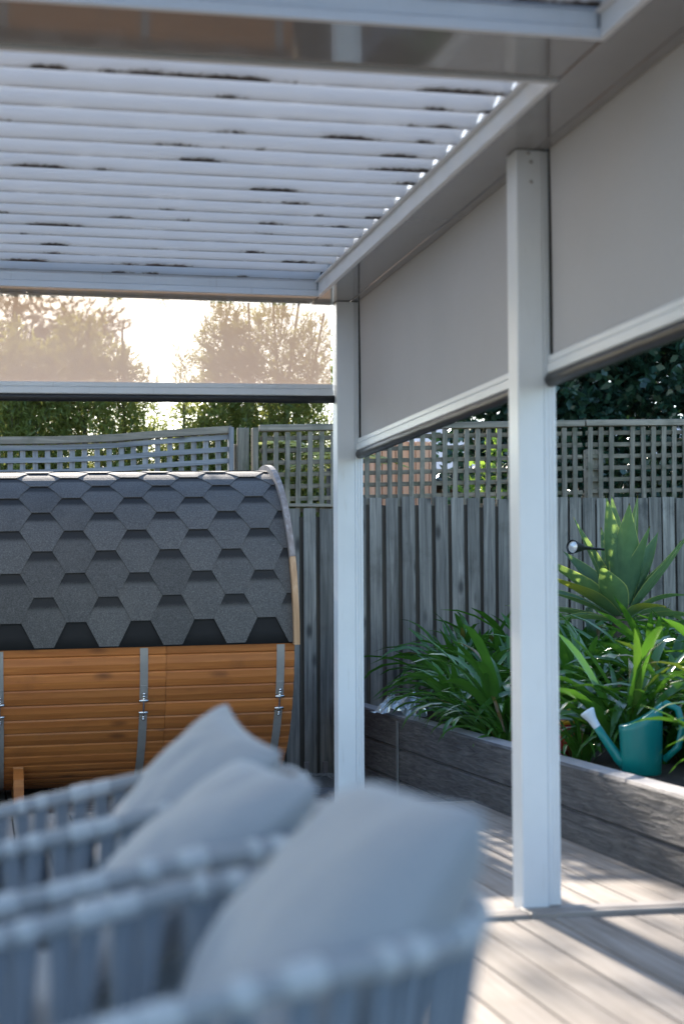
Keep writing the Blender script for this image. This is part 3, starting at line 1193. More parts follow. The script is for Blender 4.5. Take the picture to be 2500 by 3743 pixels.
sag_slat('cap_rail', -.002, .026, -.055, .02, M['cap'])
for dz in (-.056, -.146, -.232):
    sag_slat('cross_slat', dz, .0185, -.030, -.014, M['lattice_pale'])
vm = MB()
vm.box(-.019, .019, -.007, .007, -.42, 0)
vme = vm.mesh('upright', M['lattice_pale_z'])
xw = -1.15
while xw < 1.72:
    link('upright', vme, tl, (xw+1.2, -.004, sag(xw)-1.80-.022), (0, random.uniform(-.02, .02), 0))
    xw += .0885
for xq, w, mt in ((1.775, .036, 'lattice_pale_z'), (1.868, .085, 'lattice'), (1.955, .042, 'lattice')):
    q = MB()
    q.box(xq-w/2, xq+w/2, -.06 if w < .08 else -.03, .03, 1.75, 2.335, .003)
    q.build('trellis_post', M[mt], fen, (0, .02, 0))

# ================================================================== SLEEPER WALL
wall = thing('retaining_wall', 'dark woodgrain concrete sleeper wall holding the raised garden bed', 'retaining wall', (2.525, 0, -.28))
ys = [3.21, 5.57, 7.93, 10.29, 12.28]
for a, b in zip(ys, ys[1:]):
    q = MB()
    L = b-a-.006
    n = 24
    # a face that is rough like split timber
    hgt = .197
    prof = [(.0, .012), (.004, .004), (.0, 0)]
    vs, fs = [], []
    rows = 7
    sd = random.random()*50
    for i in range(n+1):
        y = -L/2+L*i/n
        for k in range(rows+1):
            z = hgt*(0, .012, .05, .09, .125, .16, .985-.797, 1.0)[k] if k in (0, 7) else (0, .011, .045, .08, .115, .15, .187, 0)[k]
            e = .014 if k in (0, rows) else 0
            x = e+.004*mnoise.noise(Vector((sd, y*2.0, z*22)))
            vs.append((x, y, z))
        vs.append((.120, y, hgt))
        vs.append((.120, y, 0))
    N = rows+3
    for i in range(n):
        for k in range(N):
            k2 = (k+1) % N
            fs.append((i*N+k, (i+1)*N+k, (i+1)*N+k2, i*N+k2))
    fs += [tuple(range(N)), tuple(n*N+k for k in range(N))[::-1]]
    q.add(vs, fs)
    me = q.mesh('sleeper', M['sleeper'])
    for c in range(3):
        link('sleeper', me, wall, (0, (a+b)/2, .28+.332-.2*(c+1)+.0015))
for y in ys[1:-1]:
    q = MB()
    q.box(-.010, -.002, y-.022, y+.022, 0, .585, .002)
    q.box(-.002, .11, y-.0025, y+.0025, 0, .58)
    q.build('steel_post', M['channel'], wall)


# ================================================================== PLANTS IN THE BED
def strap_mesh(L, w, droop, fold=.35, twist=0.0, n=9):
    vs, fs = [], []
    p = Vector((0, 0, 0))
    ang = R(82)
    x, z = 0.0, 0.0
    for i in range(n+1):
        t = i/n
        ww = w*(.55+.45*min(1, t*3.2))*(1 if t < .72 else max(.03, math.cos((t-.72)/.28*math.pi/2)**.7))
        a = ang-droop*t**1.45
        tw = twist*t
        nx_, nz_ = -math.sin(a), math.cos(a)
        for sgn in (-1, 0, 1):
            yy_ = sgn*ww/2*math.cos(tw)
            up = (abs(sgn)*fold*ww/2)+sgn*ww/2*math.sin(tw)
            vs.append((x+nx_*up, yy_, z+nz_*up))
        x += math.cos(a)*L/n
        z += math.sin(a)*L/n
    for i in range(n):
        for c in (0, 1):
            a = i*3+c
            fs.append((a, a+1, a+4, a+3))
    q = MB()
    q.add(vs, fs, True)
    return q.mesh('leaf', M['clivia'])


strap = [strap_mesh(random.uniform(.52, .80), random.uniform(.036, .053), random.uniform(.6, 2.5), .35, random.uniform(-.7, .7)) for _ in range(16)]
spots = []
for (x, y) in ((3.06, 6.25), (3.17, 6.72), (3.42, 6.62), (3.50, 7.12), (3.70, 7.05), (3.55, 7.45), (3.95, 7.5)):
    spots.append((x, y, .9))
yy = 7.75
while yy < 11.9:
    xx = 2.90
    while xx < 1.25+.36*yy:
        if not (yy > 10.35 and xx < 2.95) and not (abs(yy-7.3) < .3 and xx < 3.2):
            spots.append((xx+random.uniform(-.10, .12), yy+random.uniform(-.12, .12), random.uniform(.95, 1.2)+(.10 if yy > 8.6 and xx > 3.1 else 0)))
        xx += .37
    yy += .40
yy = 8.75
while yy < 9.75:
    spots.append((2.76+random.uniform(-.02, .05), yy+random.uniform(-.06, .06), random.uniform(.55, .75)))
    yy += .30
lab = 'strap leaved green clump amid the raised bed, away from bag, can and bucket'
nleaf = 0
special = {(3.17, 6.72): 'strap leaved clump arching over the right side of the teal watering can',
           (3.06, 6.25): 'nearest strap leaved clump at the right edge, drooping over the sleeper wall',
           (2.90, 9.95): 'strap leaved clump spilling over the sleeper wall next to the plastic bag',
           (4.10, 10.15): 'strap leaved clump standing right in front of the agave stem',
           (3.27, 8.15): 'strap leaved clump just right of the small red bucket behind the post'}
spots = [p for p in spots if not (7.5 < p[1] < 8.65 and abs(p[0]-.352*p[1]) < .27)]
spots += [(2.83, 7.82, .52), (3.02, 7.72, .60), (3.16, 7.62, .75), (3.12, 8.05, .80)]
for (x, y, s_) in spots:
    cl = thing('clivia', lab, 'plant', (x, y, .27+.05*min(1, (x-2.6)/1.5)), (0, 0, random.random()*6.28), 'strap leaved clumps in the raised bed')
    for (ax, ay), lb in list(special.items()):
        if math.hypot(x-ax, y-ay) < .30:
            cl['label'] = lb
            del special[(ax, ay)]
            break
    n = random.randint(34, 44)
    for k in range(n):
        az = k*2.39996+random.uniform(-.3, .3)
        sc = s_*random.uniform(.72, 1.1)
        lean = random.uniform(-.05, .55)
        rr = random.uniform(.0, .05)
        lm = random.choice(strap)
        lrot = (random.uniform(-.25, .25), lean, az)
        mt = Matrix.Translation(cl.location) @ cl.rotation_euler.to_matrix().to_4x4() @ Matrix.Translation((rr*math.cos(az), rr*math.sin(az), -.02)) @ Euler(lrot).to_matrix().to_4x4() @ Matrix.Scale(sc, 4)
        hit = False
        for vv in lm.vertices:
            p = mt @ vv.co
            if (math.hypot(p.x-2.905, p.y-7.245) < .135 and p.z < .57) or (math.hypot(p.x-2.905, p.y-8.30) < .125 and p.z < .47):
                hit = True            # would grow through the can or the bucket
                break
        if hit:
            continue
        link('leaf', lm, cl, (rr*math.cos(az), rr*math.sin(az), -.02), lrot, (sc, sc, sc))
        nleaf += 1


def agave_mesh(L, W, curve, cup=.55, n=14, wave=0.0):
    vs, fs, uvs = [], [], []
    x, z = 0.0, 0.0
    nc = 6
    for i in range(n+1):
        t = i/n
        if t < .42:
            ww = W*(.50+.50*math.sin(t/.42*math.pi/2))
        else:
            e = (t-.42)/.58
            ww = W*max(.008, (1-e**1.5)*(1-.18*e))
        a = R(4)+curve*(t**1.4)
        nx_, nz_ = -math.sin(a), math.cos(a)
        for c in range(nc+1):
            s_ = c/nc*2-1
            up = cup*ww*.5*abs(s_)**1.6+wave*W*s_*math.sin(t*7)
            vs.append((x+nx_*up, s_*ww/2*(1-.15*s_*s_*cup), z+nz_*up))
            uvs.append((c/nc, t))
        x += math.cos(a)*L/n
        z += math.sin(a)*L/n
    N = nc+1
    for i in range(n):
        for c in range(nc):
            a = i*N+c
            fs.append((a, a+1, a+N+1, a+N))
    q = MB()
    q.add(vs, fs, True)
    me = q.mesh('leaf', M['agave'])
    uvl = me.uv_layers.new(name='UVMap')
    for lp in me.loops:
        uvl.data[lp.index].uv = uvs[lp.vertex_index]
    return me


AG = thing('agave', 'broad leaved spiky agave with yellow leaf margins standing against the fence', 'plant', (4.19, 10.75, .28))
q = MB()
q.tube([(0, 0, -.05), (.02, 0, .25), (-.01, .01, .5), (0, 0, .74)], [.07, .062, .058, .065], 12)
q.build('stem', M['bark'], AG)
# (azimuth, elevation, length, width, curve): -90 faces the camera
AGL = [(-100, 70, .62, .215, .10), (-62, 66, .50, .17, .05), (-140, 72, .66, .17, .12), (95, 80, .66, .16, .0), (20, 76, .66, .15, .10), (-15, 80, .64, .13, .05),
       (60, 62, .62, .17, .10), (150, 60, .60, .17, .10), (180, 34, .64, .20, -.15), (-165, 26, .62, .20, -.25), (-125, 36, .46, .19, -.10), (5, 40, .66, .17, .28),
       (-25, 46, .52, .15, .20), (30, 48, .60, .16, .15), (-40, 30, .40, .15, -.75), (170, 8, .66, .15, -.15), (-150, 4, .60, .16, -.35), (-10, 8, .52, .16, -.6),
       (35, 12, .58, .16, -.9), (120, 40, .58, .17, -.1), (-75, 20, .36, .17, -.6), (-20, -4, .50, .14, -.2), (85, 52, .60, .16, .1), (140, 20, .6, .16, -.2)]
for k, (az, el, L_, W_, cv) in enumerate(AGL):
    me = agave_mesh(L_*1.14, W_*1.08, cv, .55 if el > 30 else .4, wave=random.uniform(-.05, .05))
    az = R(az+random.uniform(-5, 5))
    t = 1-max(0, el)/84
    link('leaf', me, AG, (.05*math.cos(az), .05*math.sin(az), .75-.14*t), (random.uniform(-.15, .15), -R(el), az))

# spotlight on a stake, pointing left across the agave
SL = thing('spotlight', 'black cone garden spotlight with a pale lens beside the agave', 'light', (4.02, 10.72, .30))
d = Vector((-.80, -.55, .03)).normalized()
rm = Matrix.Translation((-.20, -.05, 1.105)) @ d.to_track_quat('Z', 'Y').to_matrix().to_4x4() @ Matrix.Scale(1.2, 4)
q = MB()
q.lathe([(.004, -.16), (.010, -.155), (.012, -.10), (.022, -.07), (.037, .0), (.040, .012), (.036, .012), (.033, -.004)], 18, rm)
q.build('housing', M['black'], SL)
q = MB()
q.lathe([(0.0005, .006), (.02, .004), (.0345, -.001)], 18, rm)
q.build('lens', M['lens'], SL)
q = MB()
b0 = rm @ Vector((0, 0, -.15))
q.tube([b0, b0-d*.15, b0-d*.30, (b0-d*.33)*1.0+Vector((0, 0, -.05)), (.20, .22, .5), (.20, .22, -.1)], .008, 8)
q.build('stake', M['black'], SL)

# watering can
WC = thing('watering_can', 'teal plastic watering can with a pale rose behind the sleeper wall', 'watering can', (2.905, 7.245, .262), (0, 0, R(158)))
# local +x = spout direction
q = MB()
n = 28
vs, fs = [], []
lev = [(0, .074), (.012, .084), (.08, .088), (.16, .090), (.215, .092), (.25, .093)]
for (z, rr) in lev:
    for j in range(n):
        a = 2*math.pi*j/n
        # the mouth is cut low at the spout side and sweeps up to the handle
        cut = .222+.105*(.5-.5*math.cos(a))**1.7
        zz = z if z < .2 else .16+(z-.16)*(cut-.16)/.09
        vs.append((rr*1.06*math.cos(a), rr*.86*math.sin(a), zz))
for i in range(len(lev)-1):
    for j in range(n):
        j2 = (j+1) % n
        fs.append((i*n+j, i*n+j2, (i+1)*n+j2, (i+1)*n+j))
fs.append(tuple(range(n))[::-1])
o = (len(lev)-1)*n
inner = []
for lvl, sc in ((0, .955), (1, .94), (2, .92)):
    for j in range(n):
        p = vs[o+j]
        z = p[2]+.004 if lvl == 0 else (p[2]-.03 if lvl == 1 else .05)
        inner.append((p[0]*sc, p[1]*sc, z))
b0 = len(vs)
vs += inner
for i, (aa, bb) in enumerate(((o, b0), (b0, b0+n), (b0+n, b0+2*n))):
    for j in range(n):
        j2 = (j+1) % n
        fs.append((aa+j, aa+j2, bb+j2, bb+j))
q.add(vs, fs, True)
q.build('body', M['teal'], WC)
q = MB()
q.tube([(.060, 0, .035), (.10, 0, .075), (.165, 0, .170), (.198, 0, .222)], [.030, .024, .019, .0175], 16)
q.build('spout', M['teal'], WC)
sd = Vector((.52, 0, .82)).normalized()
q = MB()
q.lathe([(.018, -.01), (.019, .01), (.021, .03), (.028, .052), (.034, .068), (.0345, .072), (.030, .078), (0.0005, .081)], 20,
        Matrix.Translation((.200, 0, .224)) @ sd.to_track_quat('Z', 'Y').to_matrix().to_4x4())
q.build('rose', M['pale'], WC)
q = MB()
q.tube([(-.088, 0, .305), (-.115, 0, .325), (-.165, 0, .30), (-.185, 0, .22), (-.165, 0, .13), (-.10, 0, .07)], .0125, 10, flat=1.3)
q.build('handle', M['teal'], WC)

# red pot half hidden by the post
RP = thing('bucket', 'small red plastic bucket with a yellow rim half hidden behind the post', 'bucket', (2.905, 8.30, .27), (.20, -.15, .3))
q = MB()
q.lathe([(.001, 0), (.075, 0), (.10, .20), (.095, .20), (.072, .012), (.001, .012)], 20)
q.build('pail', M['red'], RP)
q = MB()
q.lathe([(.0985, .185), (.107, .190), (.107, .207), (.094, .207), (.094, .200)], 20)
q.build('rim', M['yellow'], RP)

# crumpled plastic bag lying on the corner of the wall
q = MB()
nu, nv = 40, 26
vs, fs = [], []
for j in range(nv+1):
    for i in range(nu+1):
        uu, vv = i/nu*2-1, j/nv*2-1
        rr = max(0, 1-(abs(uu)**2.4+abs(vv)**2.4)*.9)
        x, y = uu*.16, vv*.27
        hh = .105*rr**.45
        nzv = Vector((uu*2.2, vv*3.1, 4.2))
        rid = abs(mnoise.noise(nzv))+.5*abs(mnoise.noise(nzv*2.3))+.3*abs(mnoise.noise(nzv*5))
        vs.append((x+.03*mnoise.noise(nzv*1.7), y+.03*mnoise.noise(nzv*1.9+Vector((7, 1, 2))), hh*(.35+1.1*rid)+.010*mnoise.noise(nzv*7)+.004))
for j in range(nv):
    for i in range(nu):
        a = j*(nu+1)+i
        fs.append((a, a+1, a+nu+2, a+nu+1))
q.add(vs, fs, False)
bag = q.build('plastic_bag', M['bag'], None, (2.66, 10.62, .335), (0, .08, -.5))
tag(bag, 'crumpled clear plastic bag lying on the far corner of the sleeper wall', 'bag')


# ================================================================== TREES BEHIND THE FENCE
def leaf_quads(cen, dirs, L, W, mat_tone):
    """diamond leaves: base, side, tip, side"""
    n = len(cen)
    d = dirs/np.linalg.norm(dirs, axis=1, keepdims=True)
    rv = rng.normal(size=(n, 3))
    s_ = np.cross(d, rv)
    s_ /= np.linalg.norm(s_, axis=1, keepdims=True)+1e-9
    nn = np.cross(d, s_)
    L = L[:, None]
    W = W[:, None]
    a = cen
    tip = cen+d*L-nn*L*.12
    m1 = cen+d*L*.45+s_*W*.5+nn*L*.04
    m2 = cen+d*L*.45-s_*W*.5+nn*L*.04
    co = np.stack([a, m1, tip, m2], axis=1).reshape(-1, 3)
    return co


def tree(label, loc, stems, blobs, n_twig, per, L, W, leafmat, cat='tree', group=None, trunk_r=.03, spread=.5, twig=.16, nm='tree', min_z=None):
    """blobs: (x,y,z,rx,ry,rz,weight) in local space"""
    if group == OL:
        kf = YROW/13.7
        fz = lambda z: 1.32+(z-1.32)*kf if z > .3 else z
        loc = (loc[0]*kf, loc[1]*kf, loc[2])
        stems = [[(p[0]*kf, p[1]*kf, fz(p[2])) for p in st] for st in stems]
        blobs = [(b[0]*kf, b[1]*kf, fz(b[2]), b[3]*kf, b[4]*kf, b[5]*kf, b[6]) for b in blobs]
        n_twig = int(n_twig*1.75)
        L, W = L*.90, W*.86
    t = thing(nm, label, cat, loc, (0, 0, 0), group)
    q = MB()
    for st in stems:
        k = len(st)
        q.tube(st, [trunk_r*(1-.65*i/(k-1)) for i in range(k)], 8)
    q.build('trunk', M['bark'], t)
    w = np.array([b[6] for b in blobs], float)
    w /= w.sum()
    cens, dirs, twigs = [], [], MB()
    for _ in range(n_twig):
        b = blobs[rng.choice(len(blobs), p=w)]
        v = rng.normal(size=3)
        v /= np.linalg.norm(v)
        rr = rng.random()**(1/2.2)
        c = np.array(b[:3])+v*np.array(b[3:6])*rr
        out = v*np.array([1, 1, .6])+np.array([0, 0, spread])
        out /= np.linalg.norm(out)
        tl_ = twig*rng.uniform(.7, 1.3)
        if rng.random() < .45:
            twigs.tube([c-out*tl_*.8, c+out*tl_*.9], [.0035, .0015], 3, caps=False)
        for j in range(per):
            tpos = c+out*tl_*(j/per)+rng.normal(size=3)*.012
            dd = out*.65+rng.normal(size=3)*.62
            cens.append(tpos)
            dirs.append(dd)
    cens, dirs = np.array(cens), np.array(dirs)
    if min_z is not None:
        k = cens[:, 2] > min_z
        cens, dirs = cens[k], dirs[k]
    n = len(cens)
    co = leaf_quads(cens, dirs, rng.uniform(L*.7, L*1.25, n), rng.uniform(W*.75, W*1.25, n), None)
    me = fast_mesh('crown', co, 4, leafmat, rng.random(n))
    cr = link('crown', me, t)
    cr['kind'] = 'stuff'
    if twigs.v:
        tw = twigs.build('twigs', M['bark'], t)
        tw['kind'] = 'stuff'
    return t


GZ = -.26
OL = 'loose green shrubs in a row behind the fence'
YT = 13.7
YROW = 16.4
# far left: broad and loose, its top lost above the blind
tree('loose green shrub with slanting branch furthest left behind the fence', (.25, YT, GZ),
     [[(0, 0, 0), (.05, 0, 1.2), (-.12, .05, 2.3), (-.3, .1, 3.2)], [(.05, 0, 1.2), (.25, 0, 2.2), (.05, .05, 2.75), (-.35, .1, 3.3)]],
     [(0, 0, 2.1, .50, .45, .95, 2.0), (-.15, 0, 3.0, .40, .35, .55, .42), (.25, .1, 2.9, .3, .3, .45, .3)], 1900, 10, .10, .019, M['oleander'], 'shrub', OL)
tree('tall bushy green shrub left of the bright gap behind the fence', (.93, YT-.15, GZ),
     [[(-.1, 0, 0), (-.08, 0, 1.4), (-.16, 0, 2.6), (-.12, 0, 3.6)], [(.08, 0, 0), (.12, 0, 1.6), (.16, 0, 2.7), (.14, 0, 3.5)]],
     [(-.05, 0, 2.0, .36, .36, .98, 1.8), (.31, 0, 2.1, .17, .3, .98, .95), (-.20, 0, 3.05, .20, .25, .50, .50), (.12, 0, 2.85, .13, .2, .50, .40), (.15, 0, 3.95, .22, .25, .32, .03)], 1500, 10, .095, .018, M['oleander'], 'shrub', OL)  # last blob: out-of-view spray added to dapple the sun on the deck
tree('thick upright green shrub right of the bright gap behind the fence', (1.90, YT-.1, GZ),
     [[(0, 0, 0), (.02, 0, 1.3), (-.02, 0, 2.6), (.02, 0, 3.7)], [(.05, 0, 0), (.15, 0, 1.6), (.22, 0, 2.9), (.2, 0, 3.75)]],
     [(0, 0, 2.05, .38, .36, 1.0, 2.3), (-.27, 0, 2.1, .16, .3, .95, .75), (.01, 0, 3.15, .16, .22, .58, .55), (.24, 0, 3.1, .14, .2, .45, .10), (-.25, 0, 4.0, .30, .25, .32, .05)], 1900, 10, .095, .018, M['oleander'], 'shrub', OL)  # highest blob is unseen, added to break up sunlight on the deck
tree('thin open green shrub with forked bare stems nearest the corner post', (2.42, YT, GZ),
     [[(0, 0, 0), (-.02, 0, 1.7), (-.05, 0, 2.8), (-.10, 0, 3.8)], [(0, 0, 1.5), (.08, 0, 2.4), (.19, 0, 3.0), (.33, 0, 3.7)], [(-.02, 0, 2.5), (.02, 0, 3.1), (.12, 0, 3.8)]],
     [(0, 0, 2.1, .46, .36, 1.0, 2.9), (-.05, 0, 3.25, .30, .25, .52, .42), (.24, 0, 3.0, .26, .2, .60, .34)], 1750, 10, .095, .017, M['oleander'], 'shrub', OL)
tree('low young green sprig standing in the bright gap behind the fence', (1.52, YT-.3, GZ),
     [[(0, 0, 0), (0, 0, 1.5), (.03, 0, 2.9)]],
     [(0, 0, 1.80, .22, .22, .80, 1.2), (.03, 0, 2.95, .045, .05, .35, .05), (-.15, 0, 3.98, .26, .25, .32, .040)], 850, 9, .09, .017, M['oleander'], 'shrub', OL)  # overhead blob is unseen foliage, added to streak the deck with shadow
tree('low green shrub behind the lattice and the orange slatted wall', (3.00, YT-.5, GZ),
     [[(0, 0, 0), (0, 0, 1.2), (.05, 0, 2.1)]],
     [(-.1, 0, 1.45, .42, .3, .95, 1.0)], 700, 9, .09, .017, M['oleander'], 'shrub', OL)
tree('bright lime green shrub peeping through the lattice right of the orange wall', (4.22, 13.35, GZ),
     [[(0, 0, 0), (0, 0, 1.2), (.03, 0, 2.3)]],
     [(0, 0, 2.25, .34, .2, .33, 1.0)], 24, 6, .11, .045, M['limeleaf'], 'shrub')
tree('big dark glossy leaved tree behind the right hand trellis', (6.1, 15.2, GZ),
     [[(0, 0, 0), (.1, 0, 1.5), (0, .1, 3.2), (.1, .1, 5)], [(.1, 0, 1.4), (-.8, -.3, 2.6), (-1.4, -.4, 3.6)], [(.1, 0, 1.4), (.9, -.3, 2.6), (1.6, -.3, 3.8)]],
     [(0, -.2, 3.1, 2.05, 1.1, 1.75, 2.6), (-1.15, -.3, 3.35, .72, .7, .95, .6), (1.5, -.2, 3.3, 1.0, .8, 1.1, .8), (-.2, 0, 4.4, 1.8, 1.2, .9, .9)], 6000, 8, .11, .058, M['broadleaf'], 'tree', None, .09, .25)
tree('large hazy tree far off behind the left part of the blind', (.55, 40, GZ),
     [[(0, 0, 0), (.1, 0, 3), (-.1, 0, 6), (.2, 0, 9)], [(.1, 0, 3), (1.2, 0, 5.5), (1.9, 0, 7.6)], [(0, 0, 4), (-1.2, 0, 6), (-1.6, 0, 8)]],
     [(0, 0, 7.0, 1.5, 1.5, 1.6, 1.6), (-1.3, 0, 6.6, 1.1, 1.0, 1.4, 1.0), (1.5, 0, 7.4, .9, .9, .9, .6), (-.3, 0, 4.8, 1.8, 1.4, 1.2, 1.0)], 900, 8, .28, .07, M['fargum'], 'tree', None, .16, .3, .5)

# little palm by the corner post
PM = thing('palm', 'small palm with yellow fronds showing over the trellis by the post', 'plant', (2.66, 13.0, GZ))
q = MB()
q.tube([(0, 0, 0), (.02, 0, 1.3), (0, 0, 2.35)], [.05, .045, .04], 8)
q.build('stem', M['bark'], PM)
for k in range(9):
    az = k*2.39996+1.1
    q = MB()
    mid = []
    for i in range(9):
        t = i/8
        mid.append(Vector((.52*t, 0, .42*t-.34*t*t)))
    for i in range(1, 9):
        for sgn in (-1, 1):
            p = mid[i]
            e = p+Vector((.10, sgn*.15*(1-.5*i/8), -.02))
            w_ = Vector((.008, 0, .004))
            q.add([p-w_, p+w_, (p+e)/2+w_*1.3, e, (p+e)/2-w_*1.3], [(0, 1, 2, 3, 4)])
    q.tube(mid, [.006]*9, 5)
    fo = q.build('frond', M['palm'], PM, (0, 0, 2.36), (0, random.uniform(-.35, .2), az))

# ================================================================== NEIGHBOUR'S BUILDINGS
OS = thing('slatted_wall', 'orange vertical slatted wall glimpsed through the lattice beside the post', 'wall', (3.17, 14.5, GZ))
me = bbox_mesh('slat', M['orange'], .055, .03, 2.72, .004)
for k in range(13):
    link('slat', me, OS, (.061*k-.02, 0, 1.36))
q = MB()
q.box(-.06, .75, .02, .10, 0, 2.71)
q.build('backing_wall', M['fascia'], OS)

NH = thing('neighbour_house', 'brick house with a grey sheet roof glimpsed through the lattice', 'house', (5.12, 19.0, GZ))
q = MB()
q.box(0, 7, 0, 5, 0, 2.60)
q.build('wall', M['brick'], NH)
q = MB()
q.add([(-.4, -.5, 2.78), (7.4, -.5, 2.78), (7.4, 2.5, 3.67), (-.4, 2.5, 3.67), (7.4, 5.5, 2.78), (-.4, 5.5, 2.78),
       (-.4, -.5, 2.72), (7.4, -.5, 2.72), (7.4, 5.5, 2.72), (-.4, 5.5, 2.72)],
      [(0, 1, 2, 3), (3, 2, 4, 5), (6, 9, 8, 7), (0, 6, 7, 1), (4, 8, 9, 5), (0, 3, 5, 9, 6), (1, 7, 8, 4, 2)])
q.build('roof', M['roofing'], NH)
q = MB()
q.box(-.42, 7.42, -.60, -.503, 2.60, 2.79, .01)
q.build('gutter', M['fascia'], NH)
for k, xx in enumerate((1.0, 3.2, 5.2)):
    q = MB()
    q.box(xx, xx+1.1, -.03, .04, .9, 2.0, .01)
    w_ = q.build('window', M['render'], NH)
    q = MB()
    q.box(xx+.06, xx+1.04, -.036, -.031, .96, 1.94)
    q.build('pane', M['fascia'], w_)
NG = thing('garage', 'low dark roofed outbuilding behind the thin shrub by the post', 'outbuilding', (1.9, 24, GZ))
q = MB(); q.box(0, 3.6, 0, 4, 0, 3.0); q.build('wall', M['render'], NG)
q = MB()
q.add([(-.3, -.4, 2.95), (3.9, -.4, 2.95), (3.9, 4.4, 3.62), (-.3, 4.4, 3.62), (-.3, -.4, 2.8), (3.9, -.4, 2.8), (3.9, 4.4, 3.46), (-.3, 4.4, 3.46)],
      [(0, 1, 2, 3), (4, 7, 6, 5), (0, 4, 5, 1), (1, 5, 6, 2), (2, 6, 7, 3), (3, 7, 4, 0)])
q.build('roof', M['fascia'], NG)


# ================================================================== ROPE CHAIRS AND CUSHIONS
def rail_pt(s_):
    """s in 0..1 from the tip of one arm round the back to the other; local, chair faces -x"""
    HW, XF, XBk = .285, -.34, .33
    straight = .36
    arc = math.pi*.5*(HW+(XBk-.03))*1.02
    tot = 2*straight+arc
    d_ = s_*tot
    if d_ < straight:
        x, y = XF+d_, -HW
    elif d_ > tot-straight:
        x, y = XF+(tot-d_), HW
    else:
        a = (d_-straight)/arc*math.pi-math.pi/2
        n_ = 2.5
        cx = XF+straight
        c, s2 = math.cos(a), math.sin(a)
        x = cx+(XBk-cx)*abs(c)**(2/n_)
        y = HW*math.copysign(abs(s2)**(2/n_), s2)
    X = x+.28
    z = .610+.205*max(-.1, X)-.12*max(0, X-.36)
    return Vector((x, y, z))


NRP = 40
seat_z = .36


def chair(proto=None):
    t = empty('rope_chair')
    n = 60
    q = MB()
    q.tube([rail_pt(i/n) for i in range(n+1)], .0155, 12)
    q.build('top_rail', M['rail'], t)
    low = []
    for i in range(n+1):
        p = rail_pt(i/n)
        low.append(Vector((p.x*.84-.02, p.y*.84, seat_z)))
    q = MB()
    q.tube(low, .012, 8)
    q.box(-.325, -.300, -.26, .26, seat_z-.012, seat_z+.012, .004)
    q.build('seat_frame', M['frame'], t)
    for sy in (-1, 1):
        q = MB()
        p = rail_pt(0 if sy < 0 else 1)
        q.tube([p, p+Vector((-.012, 0, -.06)), (p.x+.01, p.y*.95, .36), (p.x+.0, p.y*1.0, .01)], [.0135, .0135, .0135, .010], 10)
        q.build('leg', M['frame'], t)
        q = MB()
        q.tube([(.24, sy*.19, seat_z), (.29, sy*.22, .01)], [.0135, .010], 10)
        q.build('leg', M['frame'], t)
    q = MB()
    # seat pad
    n1 = 14
    vs, fs = [], []
    for j in range(n1+1):
        for i in range(n1+1):
            uu, vv = i/n1*2-1, j/n1*2-1
            e = (1-abs(uu)**6)*(1-abs(vv)**6)
            vs.append((uu*.29-.02, vv*.245, seat_z+.03+.085*max(0, e)**.35))
    for j in range(n1):
        for i in range(n1):
            a = j*(n1+1)+i
            fs.append((a, a+1, a+n1+2, a+n1+1))
    q.add(vs, fs, True)
    q.box(-.30, .26, -.24, .24, seat_z+.013, seat_z+.035, .008)
    q.build('seat_pad', M['seat'], t)
    for k in range(NRP):
        s_ = (k+.5)/NRP
        p = rail_pt(s_)
        tg = (rail_pt(min(1, s_+.004))-rail_pt(max(0, s_-.004))).normalized()
        lo = rail_pt(min(.999, max(.001, s_+(.012 if k % 2 else -.012))))
        lo = Vector((lo.x*.84-.02, lo.y*.84, seat_z))
        q = MB()
        if k % 3 != 1:
            w3 = MB()
            hl = random.choice((.008, .012, .020))
            bul = random.uniform(.0165, .0195)
            w3.tube([p-tg*hl*1.1, p-tg*hl*.8, p+tg*hl*.8, p+tg*hl*1.1], [bul*.85, bul, bul, bul*.85], 12)
            w3.build('rail_wrap', M['wrap'], t)
        mid = (p+lo)/2
        outv = Vector((mid.x+.02, mid.y, 0)).normalized()*.012
        for off in (-.007, .007):
            q.tube([p+tg*off+Vector((0, 0, -.008)), mid+tg*off+outv, lo+tg*off*.7], [.0085, .0078, .0085], 7)
        # turn under the seat frame
        q.tube([lo-tg*.016, lo+tg*.016], .019, 9)
        q.build('rope', M['rope'], t)
    return t


def copy_tree(o, parent=None):
    c = o.copy()
    col.objects.link(c)
    c.parent = parent
    for ch in o.children:
        copy_tree(ch, c)
    return c


chairs = []
c0 = chair()
CH_G = 'rope chairs in a row'
for (x, y, rz, lb) in ((.225, 1.96, R(3), 'grey rope weave armchair nearest the camera holding the largest blurred cushion'),
                       (.235, 2.755, R(-2), 'grey rope weave armchair in the middle of the row of three'),
                       (.285, 3.37, R(2), 'grey rope weave armchair furthest along the row, closest to the sauna')):
    c = c0 if not chairs else copy_tree(c0)
    c.location = (x, y, 0)
    c.rotation_euler = (0, 0, rz)
    tag(c, lb, 'armchair', CH_G)
    chairs.append(c)


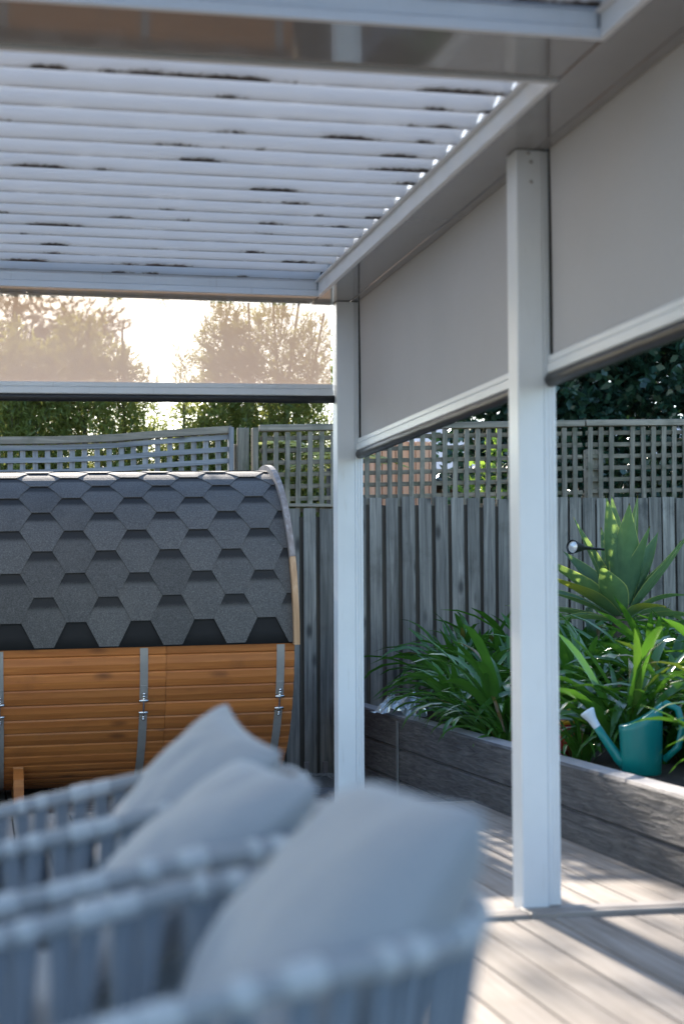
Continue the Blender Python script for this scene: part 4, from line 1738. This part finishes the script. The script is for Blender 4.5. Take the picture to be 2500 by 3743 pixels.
def cushion(label, far_top, near_top, far_bot, near_bot, th, seed, pinch=.075, rnd=0.0):
    """scatter cushion stretched between four corners (world)"""
    ft, nt, fb, nbm = map(Vector, (far_top, near_top, far_bot, near_bot))
    cen = (ft+nt+fb+nbm)/4
    n1 = 26
    q = MB()
    vs, fs = [], []
    nrm = ((nt-ft).cross(fb-ft)).normalized()
    if nrm.x > 0:
        nrm = -nrm
    for side in (1, -1):
        for j in range(n1+1):
            for i in range(n1+1):
                uu, vv = i/n1*2-1, j/n1*2-1
                cr = 1-rnd*(abs(uu)*abs(vv))**3
                pu = uu*(1-pinch*(1-vv*vv))*cr
                pv = vv*(1-pinch*(1-uu*uu))*cr
                a, b = (pu+1)/2, (pv+1)/2
                p = (ft*(1-a)+nt*a)*(1-b)+(fb*(1-a)+nbm*a)*b
                e = max(0, (1-uu*uu))*max(0, (1-vv*vv))
                h = th*e**.42
                wr = mnoise.noise(Vector((uu*1.6+seed, vv*1.6, side*3)))*.016*(e**.3)
                wr += mnoise.noise(Vector((uu*4+seed, vv*4, side*7)))*.006*(e**.2)
                vs.append(p+nrm*side*(h+.003)+nrm*wr-cen)
    N = n1+1
    for side in (0, 1):
        o = side*N*N
        for j in range(n1):
            for i in range(n1):
                a = o+j*N+i
                fs.append((a, a+1, a+N+1, a+N) if side else (a, a+N, a+N+1, a+1))
    o = N*N
    ring = [i for i in range(N)]+[j*N+n1 for j in range(1, N)]+[n1*N+i for i in range(n1-1, -1, -1)]+[j*N for j in range(n1-1, 0, -1)]
    for a, b in zip(ring, ring[1:]+ring[:1]):
        fs.append((a, b, o+b, o+a))
    q.add(vs, fs, True)
    c = q.build('cushion', M['cushion'], None, cen)
    return tag(c, label, 'cushion', 'grey scatter cushions')


cushion('largest grey scatter cushion, leaning in the chair nearest the camera', (.540, 2.31, .800), (.520, 1.72, .842), (.245, 2.27, .46), (.25, 1.71, .45), .095, 1.0, .03, .03)
cushion('grey scatter cushion slumped in the middle chair between two others', (.475, 3.00, .775), (.505, 2.54, .785), (.150, 3.00, .48), (.13, 2.52, .46), .08, 5.0, .05, .03)
cushion('peaked grey scatter cushion in the far chair, in front of the orange planks', (.515, 3.64, .835), (.55, 3.16, .775), (.225, 3.62, .50), (.24, 3.14, .47), .08, 9.0)
